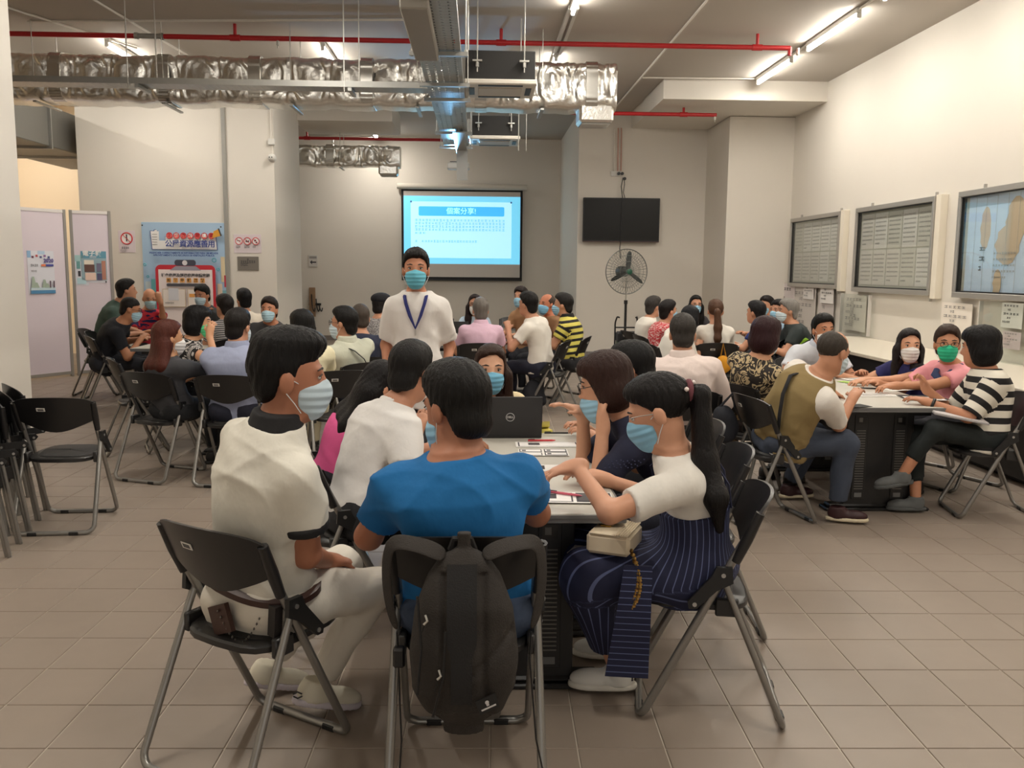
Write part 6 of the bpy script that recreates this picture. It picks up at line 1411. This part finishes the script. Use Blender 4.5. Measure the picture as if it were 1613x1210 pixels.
# ---- counter along the wall and the slips over it
def counter():
    t = empty('wall_counter', (4.7, 9.2, 0), 0, 'long white-topped counter with black front under the notice boards', 'counter')
    m = MB(); m.box(-.56, -3.4, .71, .545, 2.75, .75, bev=.006); m.build('worktop', mat('counter_top', (228, 220, 204), .35), t)
    for i in range(4): y0 = -3.35+i*1.52; m = MB(); m.box(-.52, y0, .04, -.49, y0+1.5, .705, bev=.004); m.build('front_panel', tbm, t)
    for yy in (-3.36, 2.7): m = MB(); m.box(-.5, yy, 0, .53, yy+.03, .71); m.build('end_panel', tbm, t)
    m = MB(); m.box(-.46, -3.3, 0, .5, 2.68, .04); m.build('plinth', tbm, t)
counter()
def slip(px0, py0, px1, py1, rgb, label, big=(), rows=3, X=5.2, cat='notice'):
    a = atx(px0, py0, X); b = atx(px1, py1, X); w = a[1]-b[1]; h = a[2]-b[2]
    t = empty('paper_notice', (X, (a[1]+b[1])/2, (a[2]+b[2])/2), -pi/2, label, cat); m = MB(); m.box(-w/2, 0, -h/2, w/2, .004, h/2); m.build('sheet', pm(rgb), t); s = Sheet(t)
    z = h/2-h*.12
    for i in range(rows): s.rows(-w*(.4 if i % 2 == 0 else .2), w*(.4 if i % 2 == 0 else .2), z, 1, .02, min(.05, h*.08), pdark if big else faint, 5 if i % 2 == 0 else 2, i); z -= h*.8/max(rows, 1)
    return t
slip(1226, 446, 1249, 520, (216, 206, 206), 'lilac-grey sheet under the farthest notice board, by the corner', True, 4)
slip(1250, 450, 1281, 545, (208, 202, 196), 'grey sheet under the farthest notice board, second from the corner', False, 8, X=5.21)
slip(1266, 447, 1281, 472, (234, 230, 226), 'small white slip pinned over the grey sheet', True, 5, X=5.19)
slip(1290, 462, 1310, 540, (210, 202, 198), 'tall grey sheet under the farthest notice board, third from the corner', False, 5, X=5.21)
slip(1293, 448, 1312, 479, (236, 232, 228), 'small white slip pinned over the tall grey sheet', True, 5, X=5.19)
slip(1331, 464, 1362, 524, (224, 216, 206), 'pale sheet in a clear holder under the middle notice board', False, 9)
slip(1484, 476, 1528, 535, (230, 222, 212), 'pale sheet under the gap before the pale blue board', False, 6)
slip(1579, 476, 1609, 519, (236, 232, 226), 'white slip with bold lines under the pale blue board', True, 5, X=5.19)
slip(1580, 521, 1606, 552, (218, 200, 202), 'pinkish slip under the bold-lined white slip', False, 5, X=5.19)
def clear_holder(px0, py0, px1, py1, label, X=5.17):
    a = atx(px0, py0, X); b = atx(px1, py1, X); w = a[1]-b[1]; h = a[2]-b[2]; t = empty('clear_holder', (X, (a[1]+b[1])/2, (a[2]+b[2])/2), -pi/2, label, 'holder')
    m = MB(); m.box(-w/2, -.012, -h/2, w/2, -.009, h/2); m.build('front_sheet', glassm, t)
    for sx in (-1, 1): k = MB(); k.box(sx*w/2-.006, -.014, -h/2, sx*w/2+.006, .03, h/2); k.build('side_rail', pm((206, 202, 196)), t)
clear_holder(1326, 462, 1366, 530, 'clear upright holder round the pale sheet under the middle board')
clear_holder(1545, 474, 1612, 610, 'clear upright screen on the counter under the pale blue board')
# ---- laptops
def laptop(x, y, z, rz, label, logo=False, w=.335):
    t = empty('laptop', (x, y, z), rz, label, 'laptop'); dk = mat('laptop_black', (40, 40, 42), .45)
    m = MB(); m.box(-w/2, 0, 0, w/2, .23, .016, bev=.004); m.build('base', dk, t)
    m = MB(); m.box(-w/2+.02, .04, .016, w/2-.02, .14, .0185); m.build('keyboard', blackm, t)
    R = Matrix.Rotation(radians(10), 3, 'X'); m = MB(); m.box(-w/2, -.006, 0, w/2, .002, .215, bev=.003); m.v = [tuple(R @ Vector(v)+Vector((0, .0, .014))) for v in m.v]; ld = m.build('lid', dk, t)
    m = MB(); m.box(-w/2+.012, .002, .012, w/2-.012, .004, .205); m.v = [tuple(R @ Vector(v)+Vector((0, 0, .014))) for v in m.v]; m.build('display', mat('laptop_display', (60, 74, 90), .2), t)
    if logo:
        g = mat('logo_silver', (206, 206, 208), .3, .7); c = R @ Vector((0, -.0075, .105))+Vector((0, 0, .014))
        m = MB(); m.tube([c+R @ Vector((.0215*cos(2*pi*i/24), 0, .0215*sin(2*pi*i/24))) for i in range(24)], .0022, 6, closed=True); m.build('logo_ring', g, t, smooth=60)
        text('DELL', .0155, g, t, Matrix.Translation(c+Vector((0, -.001, 0))) @ Matrix.Rotation(pi/2+radians(10), 4, 'X'), 'logo_lettering', bold=.0004)
    return t
p = atz(803, 690, .744); laptop(p[0], p[1], .7425, .02, 'open black laptop at the far end of the foreground table, lid toward us', True)
p = atz(722, 513, .80); laptop(-.3, 11.1, .7425, 0, 'open black laptop on the table under the screen')
# ---- papers and pens on the foreground table
TT = .7425; _lay = [0]
def paper(px, py, w, h, rz, label, kind, zt=TT, rgb=(236, 234, 230), name='leaflet', cat='paper', world=None):
    c = atz(px, py, zt) if world is None else world; _lay[0] += 1
    t = empty(name, (c[0], c[1], zt+.0006+.0011*(_lay[0] % 5)), rz, label, cat); m = MB(); m.box(-w/2, -h/2, 0, w/2, h/2, .0014); m.build('sheet', pm(rgb), t)
    k = [0]
    def r(x0, y0, x1, y1, mm, nm='print'): k[0] += 1; b = MB(); b.box(x0*w, y0*h, .0014, x1*w, y1*h, .0016+.0002*k[0]); b.build(nm, mm, t)
    if kind == 'cards':
        for i in range(2):
            for j in range(2):
                x0 = -.48+.5*i; y0 = -.46+.5*j; r(x0, y0, x0+.45, y0+.42, pdark, 'card_frame'); r(x0+.02, y0+.05, x0+.43, y0+.37, pwhite, 'card'); r(x0+.05, y0+.13, x0+.13, y0+.3, pdark, 'icon')
    elif kind == 'frame':
        r(-.46, -.40, .47, .42, pdark, 'border'); r(-.44, -.36, .45, .38, pwhite, 'page'); r(-.30, -.15, -.12, .25, pdark, 'icon')
    elif kind == 'fold':
        r(-.48, -.44, -.44, .44, ink, 'border'); r(-.28, -.2, .0, .35, pdark, 'icon'); r(.44, -.45, .48, .45, pdark, 'border'); r(-.2, -.02, -.08, .05, pwhite, 'icon_mark')
    elif kind == 'two':
        r(-.47, -.42, .03, .42, pdark, 'border'); r(-.45, -.38, .01, .38, pwhite, 'page'); r(-.36, -.15, -.16, .3, pdark, 'icon'); r(.07, -.42, .48, .42, pdark, 'border'); r(.10, -.3, .46, .38, ink, 'page')
    elif kind == 'text':
        for i in range(7): r(-.4, .36-.11*i, .4-.1*(i % 3), .38-.11*i, faint, 'text_line')
    return t
def pen(px, py, rz, rgb, label, zt=TT, world=None):
    c = atz(px, py, zt) if world is None else world; t = empty('pen', (c[0], c[1], zt+.0135), rz, label, 'pen'); m = MB(); m.tube([(-.07, 0, 0), (.05, 0, 0), (.066, 0, 0), (.072, 0, 0)], [.0052, .0052, .003, .001], 8); m.build('barrel', mat('pen_%d_%d' % rgb[:2], rgb, .35), t)
    m = MB(); m.box(-.068, -.0015, .005, -.035, .0015, .0075); m.build('clip', blackm, t)
paper(862, 701, .32, .13, .0, 'black-bordered leaflet lying under the red pen on the foreground table', 'frame')
paper(856, 714, .24, .15, -.02, 'white leaflet of four framed cards on the foreground table', 'cards')
paper(858, 739, .26, .13, -.03, 'folded leaflet with a dark square by the reaching hand', 'fold')
paper(898, 786, .33, .16, -.06, 'black-framed leaflet spread at the near end of the foreground table', 'two')
pen(853, 698, .05, (196, 36, 46), 'red pen on the black-bordered leaflet'); pen(890, 783, -.5, (206, 96, 116), 'pink pen on the near black-framed leaflet')
pen(878, 686, .0, (40, 38, 38), 'black pen beside the laptop')
paper(853, 782, .07, .04, .1, 'mint green sticky note on the near leaflet', '', rgb=(166, 214, 164), name='sticky_note')
paper(838, 797, .10, .16, -.1, 'white notepad by the bright blue sleeve', 'text', name='notepad')
def pad():
    c = atz(857, 680, TT); t = empty('sticky_pad', (c[0], c[1], TT), .3, 'yellow sticky note pad right of the laptop, one sheet curling', 'note pad')
    m = MB(); m.box(-.035, -.038, 0, .035, .038, .014); m.build('pad', pm((226, 214, 110)), t); m = MB(); m.add([(-.035, .03, .014), (.035, .03, .014), (.03, -.01, .03), (-.03, -.01, .03), (.02, -.03, .062), (-.02, -.03, .062)], [(0, 1, 2, 3), (3, 2, 4, 5)]); m.build('curled_sheet', pm((236, 226, 140)), t)
pad()
paper(925, 700, .05, .05, .3, 'small leaf-green note at the table edge under the navy sleeve', '', rgb=(136, 160, 90), name='sticky_note')
# ---- right-hand table
for i, (px, py, w, h, rz, rgb, lab) in enumerate(((1350, 597, .3, .21, .2, (236, 232, 226), 'white sheet at the far end of the right-hand table'), (1385, 604, .3, .21, -.3, (232, 228, 222), 'white sheet in the middle of the papers before the white mask'), (1415, 612, .32, .22, .35, (238, 236, 230), 'white sheet fanned out before the pink shirt'), (1378, 622, .3, .2, .05, (234, 230, 224), 'white sheet nearest the khaki vest'), (1425, 600, .21, .3, .6, (230, 226, 220), 'white sheet half under the fanned one'))):
    paper(px, py, w, h, rz, lab, 'text', rgb=rgb)
paper(1453, 627, .3, .21, -.12, 'black folder with a white page on the right-hand table', '', rgb=(34, 34, 36), name='folder', cat='folder')
paper(1456, 629, .25, .16, -.12, 'white page lying on the black folder', 'text')
paper(1372, 612, .15, .08, -.4, 'dark phone among the papers of the right-hand table', '', rgb=(44, 44, 48), name='phone', cat='phone')
paper(1345, 640, .2, .12, .3, 'small black case beside the khaki vest', '', rgb=(30, 30, 32), name='case', cat='case')
paper(1337, 603, .09, .16, .5, 'leaf-green folded note by the khaki vest', '', rgb=(160, 196, 90), name='sticky_note')
def eyeglasses():
    c = atz(1356, 592, TT); t = empty('eyeglasses', (c[0], c[1], TT+.022), .3, 'folded red-framed glasses on the right-hand table papers', 'glasses'); m = MB()
    for q in (-1, 1): m.tube([(q*.034+.024*cos(a), 0, .018*sin(a)) for a in np.linspace(0, 2*pi, 15)[:-1]], .003, 5, closed=True)
    m.tube([(-.01, 0, .004), (.01, 0, .004)], .003, 5); m.build('frame', mat('frame_red', (120, 30, 44), .35), t); k = MB(); k.tube([(-.058, 0, .008), (-.055, .06, .0), (.03, .075, -.01)], .0025, 5); k.build('temple', blackm, t)
eyeglasses()
def lap_folder():
    t = empty('lap_folder', (3.16, 5.66, .685), 0, 'grey plastic folder lying on the crossed knees under the striped tunic', 'folder'); m = MB(); m.box(-.17, -.13, 0, .17, .13, .012, bev=.002); m.build('cover', pm((168, 164, 164)), t); m = MB(); m.box(-.165, -.125, .012, .165, .125, .016); m.build('pages', pm((206, 200, 200)), t)
    t.rotation_euler = (radians(4), radians(10), radians(-12))
lap_folder()
pen(0, 0, .5, (60, 110, 190), 'blue pen near the watch hand on the right-hand table', world=_v(3.0, 5.95, 0))
# ---- other tables
for i, (x, y, lab) in enumerate(((-.35, 10.75, 'papers on the table under the screen, left'), (.08, 10.9, 'papers on the table under the screen, beside the laptop'), (2.75, 10.6, 'papers on the back right table before the ponytail'), (2.95, 10.9, 'papers on the back right table by the dark blue polo'), (-2.6, 7.6, 'papers on the left table before the auburn hair'), (-2.85, 7.9, 'papers on the left table before the zebra print'), (-3.2, 10.2, 'papers on the far left table before the green shirt'))):
    paper(0, 0, .3, .21, .4*i, lab, 'text', world=_v(x, y, 0))
# ---- bags
def backpack():
    O = _v(-.04, 2.43, .57); t = empty('backpack', tuple(O), 0, 'dark brown-black backpack hung on the chair behind the blue tee', 'backpack')
    fab = mat('backpack_fabric', (44, 39, 35), .8, noise=.08, nscale=30, bump=.3, bscale=220); dk = mat('backpack_panel', (24, 23, 24), .7, bump=.2, bscale=200); zm = mat('zip_tape', (18, 17, 17), .6)
    def body(p):
        q = p-O; z = q[..., 2]; x = q[..., 0]; y = q[..., 1]
        wv = np.interp(z, [-.26, -.22, -.15, -.05, .08, .18, .23, .262], [.06, .115, .150, .158, .142, .105, .07, .02]); dv = np.interp(z, [-.26, -.2, -.1, .1, .22, .262], [.04, .085, .10, .09, .05, .015])
        e = (np.abs(x/wv)**2.6+np.abs((y-.02)/dv)**2.4)**(1/2.5); d = (e-1)*np.minimum(wv, dv)
        g = .010*np.exp(-((np.abs(x)-.055-.12*np.clip(-.08-z, 0, 1))/.012)**2)*(y < 0)*(z < .2)+.008*np.exp(-((x*.5-z*.5-.055)/.008)**2)*(y < 0)*(x > .02)*(z < .06)+.008*np.exp(-((x*.5+z*.5+.11)/.008)**2)*(y < 0)*(x > .02)*(z > -.22)
        return d+g+.002*np.sin(38*z+9*x)*(y < 0)
    solid('bag_body', [Fn(body, O-_v(.17, .11, .27), O+_v(.17, .14, .28), .0)], .006, fab, t, O)
    m = MB(); P = []
    for i in range(12): z = .225-i*.036; P.append(z)
    vs = []
    for z in P:
        dv = float(np.interp(z, [-.26, -.2, -.1, .1, .22, .262], [.04, .085, .10, .09, .05, .015])); wd = .042 if z > -.02 else .03
        for x in (-wd, wd): vs += [(x-.005, .02-dv-.004, z), (x-.005, .02-dv+.012, z)]
    fs = []
    for i in range(11): a = i*4; fs += [(a, a+2, a+6, a+4), (a+1, a+5, a+7, a+3), (a, a+4, a+5, a+1), (a+2, a+3, a+7, a+6)]
    m.add(vs, fs); m.build('centre_panel', dk, t, smooth=40)
    for (x, z, l) in ((-.105, .10, .05), (-.068, -.06, .06)):
        k = MB(); k.tube([(x, -.088, z), (x+.006, -.1, z-.012), (x-.004, -.1, z-.022)], .0035, 6); k.build('zip_pull', rodm, t); k = MB(); k.tube([(x, -.096, z-.02), (x-.012, -.094, z-l)], .002, 5); k.build('zip_cord', zm, t)
    for (a, b) in (((-.13, -.05, .14), (-.13, -.07, -.14)), ((-.05, -.085, .05), (-.085, -.085, -.2))): k = MB(); k.tube([a, tuple((Vector(a)+Vector(b))/2+Vector((.012, -.012, 0))), b], .004, 6); k.build('zip', zm, t, smooth=50)
    lb = empty('badge_tmp', (0, 0, 0)) if False else None
    k = MB(); k.box(-.03, -.002, -.021, .03, .002, .021); lo = k.build('label_patch', zm, t); lo.location = (.068, -.0805, -.165); lo.rotation_euler = (radians(-4), radians(-18), radians(14))
    k = MB(); k.box(-.022, -.004, -.012, .022, -.002, -.008); k.lathe([(.0, -.0035), (.006, -.0025), (0, -.001)], (0, 0, .006), 8, axis='y'); k.box(-.004, -.004, -.004, .004, -.002, .004); k.build('label_print', pm((196, 192, 190)), lo)
    # shoulder straps going over the corners of the backrest
    for sx in (-1, 1):
        P = [Vector((sx*.05, .0, .235)), Vector((sx*.10, .005, .265)), Vector((sx*.17, .03, .272)), Vector((sx*.215, .07, .262)), Vector((sx*.232, .09, .19)), Vector((sx*.228, .085, .08)), Vector((sx*.20, .08, -.02))]
        vs = []; n = len(P)
        for i, p in enumerate(P):
            d = (P[min(i+1, n-1)]-P[max(i-1, 0)]).normalized(); up = Vector((0, -.5, .86)) if i < 3 else Vector((sx*.8, -.6, .2)); side = d.cross(up).normalized(); nn = side.cross(d).normalized(); wd = .032 if i < 5 else .026
            vs += [p+side*wd+nn*.005, p+side*wd-nn*.005, p-side*wd-nn*.005, p-side*wd+nn*.005]
        fs = []
        for i in range(n-1):
            a = i*4
            for k2 in range(4): l = (k2+1) % 4; fs.append((a+k2, a+l, a+4+l, a+4+k2))
        m = MB(); m.add(vs, fs+[(3, 2, 1, 0), (4*n-4, 4*n-3, 4*n-2, 4*n-1)]); o = m.build('shoulder_strap', fab, t, smooth=50)
        sb = o.modifiers.new('s', 'SUBSURF'); sb.levels = sb.render_levels = 2
        k = MB(); k.tube([Vector((sx*.20, .08, -.02)), Vector((sx*.195, .07, -.10)), Vector((sx*(.19 if sx < 0 else .205), .05, -.22)), Vector((sx*(.185 if sx < 0 else .215), .04, -.34)), Vector((sx*(.19 if sx < 0 else .235), .03, -.43))], .011, 6, flat=.25); k.build('webbing', zm, t, smooth=50)
    k = MB(); k.box(-.21, .05, -.12, -.175, .085, -.06, bev=.006); k.build('buckle', blackm, t)
    k = MB(); k.tube([(-.04, .03, .25), (-.03, .02, .285), (.02, .02, .285), (.03, .03, .25)], .009, 6); k.build('grab_handle', dk, t, smooth=50)
backpack()
def handbag():
    t = empty('handbag', (.50, 3.12, .61), radians(-24), 'cream quilted handbag with a gold chain on the lap of the pinstripe overalls', 'handbag'); cr = mat('bag_cream', (222, 206, 178), .5)
    m = MB(); m.box(-.08, -.10, 0, .08, .10, .075, bev=.012); m.build('bag_body', cr, t)
    m = MB(); m.box(-.07, -.102, .073, .03, .102, .08, bev=.003); m.build('flap', cr, t)
    for i in range(6): k = MB(); k.tube([(.07-.009*i, -.098, .076), (.07-.009*i, .098, .076)], .004, 5); k.build('quilting', cr, t)
    m = MB(); m.box(-.05, -.02, .079, -.01, .02, .088, bev=.003); m.build('clasp', mat('gold', (190, 150, 74), .3, .9), t)
    for dx in (0, .035):
        k = MB()
        for i in range(34):
            u = i/33; p = Vector((.09+.03*sin(u*6)+dx*u, -.105-.03*sin(pi*u)+.0*u, .03-.26*sin(pi*u*.5))); k.lathe([(.004, -.008), (.0075, 0), (.004, .008)], tuple(p), 5, axis='x' if i % 2 else 'z')
        k.build('chain', mat('gold_chain', (176, 140, 80), .35, .9), t)
handbag()
def tote():
    t = empty('floral_tote', (.44, 3.22, .50), 0, 'white cloth tote with pink flowers under the cream handbag', 'bag'); m = MB(); m.box(-.10, -.16, -.12, .06, .17, .075, bev=.03); m.build('cloth', cloth((222, 210, 202)), t)
    for (x, y, z) in ((-.06, -.163, 0), (.02, -.163, -.05), (-.02, -.163, .05), (-.08, -.163, -.08)): k = MB(); k.lathe([(0, -.003), (.022, 0), (0, .003)], (x, y, z), 7, axis='y'); k.build('flower', cloth((206, 96, 110)), t)
tote()
def soft_bag(name, c, r, rgb, label, handle=None, h=.012):
    O = _v(*c); t = empty(name, tuple(O), 0, label, 'bag')
    solid('bag_body', [Ell(O, r, None, 0), Cap(O+_v(-r[0]*.5, 0, -r[2]*.4), O+_v(r[0]*.5, 0, -r[2]*.4), min(r)*.9, min(r)*.9, .04)], h, cloth(rgb), t, O, (), lambda p: .005*np.sin(40*p[..., 2]+25*p[..., 0]))
    if handle: k = MB(); k.tube([Vector(_v(*q)-O) for q in handle], .009, 6); k.build('handle', cloth(tuple(int(x*.8) for x in rgb)), t, smooth=50)
c = aty(1139, 574, 9.62); soft_bag('cloth_bag', c, (.075, .045, .105), (214, 148, 34), 'mustard yellow bag hanging from the chair under the brown ponytail', [(c[0]-.03, c[1], c[2]+.08), (c[0]-.01, c[1]-.01, .83), (c[0]+.03, c[1], c[2]+.08)])
soft_bag('shoulder_bag', (1.62, 5.70, .62), (.085, .06, .13), (34, 36, 44), 'black shoulder bag hanging between the khaki trousers and the khaki vest', [(1.58, 5.70, .72), (1.66, 5.66, .83), (1.69, 5.70, .72)])
soft_bag('rucksack', (.62, 9.9, .22), (.12, .10, .16), (26, 27, 34), 'black rucksack on the floor under the white shirt with navy trousers', None)
soft_bag('handbag', (2.18, 6.22, .62), (.10, .08, .11), (44, 32, 32), 'dark brown bag on the lap of the swirl print blouse', [(2.12, 6.2, .7), (2.18, 6.16, .80), (2.24, 6.2, .7)])
def booklets():
    c = aty(713, 527, 10.9)
    for i in range(4):
        t = empty('booklet', (c[0]-.11+.07*i, 10.75, .7425), .06*i, 'white booklet standing in a row beside the laptop under the screen, %s' % ('first from the left', 'second', 'third', 'last')[i], 'booklet', 'booklets under the screen')
        m = MB(); m.box(-.025, -.08, 0, .025, .08, .10, bev=.003); m.build('pages', pwhite, t); m = MB(); m.box(-.028, -.083, 0, -.025, .083, .104); m.build('cover', pdark, t)
booklets()
def trolley():
    c = aty(986, 560, 11.9); t = empty('shopping_trolley', (c[0], 11.9, 0), 0, 'folding shopping trolley with a dark green bag below the fan', 'trolley')
    m = MB()
    for sx in (-.15, .15): m.tube(arc([(sx, .05, .1), (sx, .05, .92), (sx*.9, -.02, 1.0), (sx*.75, -.06, .99)], .04), .011, 8)
    m.tube([(-.15, .05, .85), (.15, .05, .85)], .01, 8); m.tube([(-.15, .05, .3), (.15, .05, .3)], .01, 8); m.build('frame', blackm, t, smooth=50)
    m = MB(); m.box(-.14, -.2, .12, .14, .04, .78, bev=.03); m.build('bag', cloth((52, 66, 48)), t)
    m = MB(); m.box(-.145, -.205, .66, .145, .045, .80, bev=.02); m.build('bag_flap', cloth((36, 36, 38)), t)
    for sx in (-.17, .17): k = MB(); k.lathe([(.03, -.015), (.08, -.015), (.08, .015), (.03, .015)], (sx, .05, .08), 16, axis='x'); k.build('wheel', blackm, t, smooth=40)
    m = MB(); m.tube([(-.17, .05, .08), (.17, .05, .08)], .008, 6); m.build('axle', rodm, t)
trolley()
# ---- recess corner: arrow sign and a rack of hooks
p = aty(493, 411, 19.98); t = panel('arrow_sign', (p[0], 19.985, p[2]), .2, .26, .006, pm((206, 202, 196)), 'small sign with a black arrow on the back wall beside the left pillar', 'sign')
s = Sheet(t); s.poly([(-.07, -.03), (-.02, .02), (-.02, -.015), (.07, -.015), (.07, -.045), (-.02, -.045), (-.02, -.08)], pdark, 'arrow'); s.rect(-.08, .05, .08, .1, faint, 'faint_line')
def rack():
    p = aty(492, 478, 19.8); t = empty('hook_rack', (p[0], 19.9, p[2]), 0, 'wooden board with black hooks and cables in the recess corner', 'rack'); m = MB(); m.box(-.09, 0, -.3, .05, .03, .35, bev=.006); m.build('board', mat('board_wood', (150, 120, 92), .6), t)
    for i, x in enumerate((-.03, .07, .13)): k = MB(); k.tube(arc([(x, -.02, .2-.1*i), (x+.02, -.05, -.1), (x+.06, -.05, -.2), (x+.08, -.03, -.1)], .05), .012, 6); k.build('cable_loop', blackm, t, smooth=50)
    m = MB(); m.box(-.1, .03, -.05, .16, .095, .0); m.build('bracket', blackm, t)
rack()
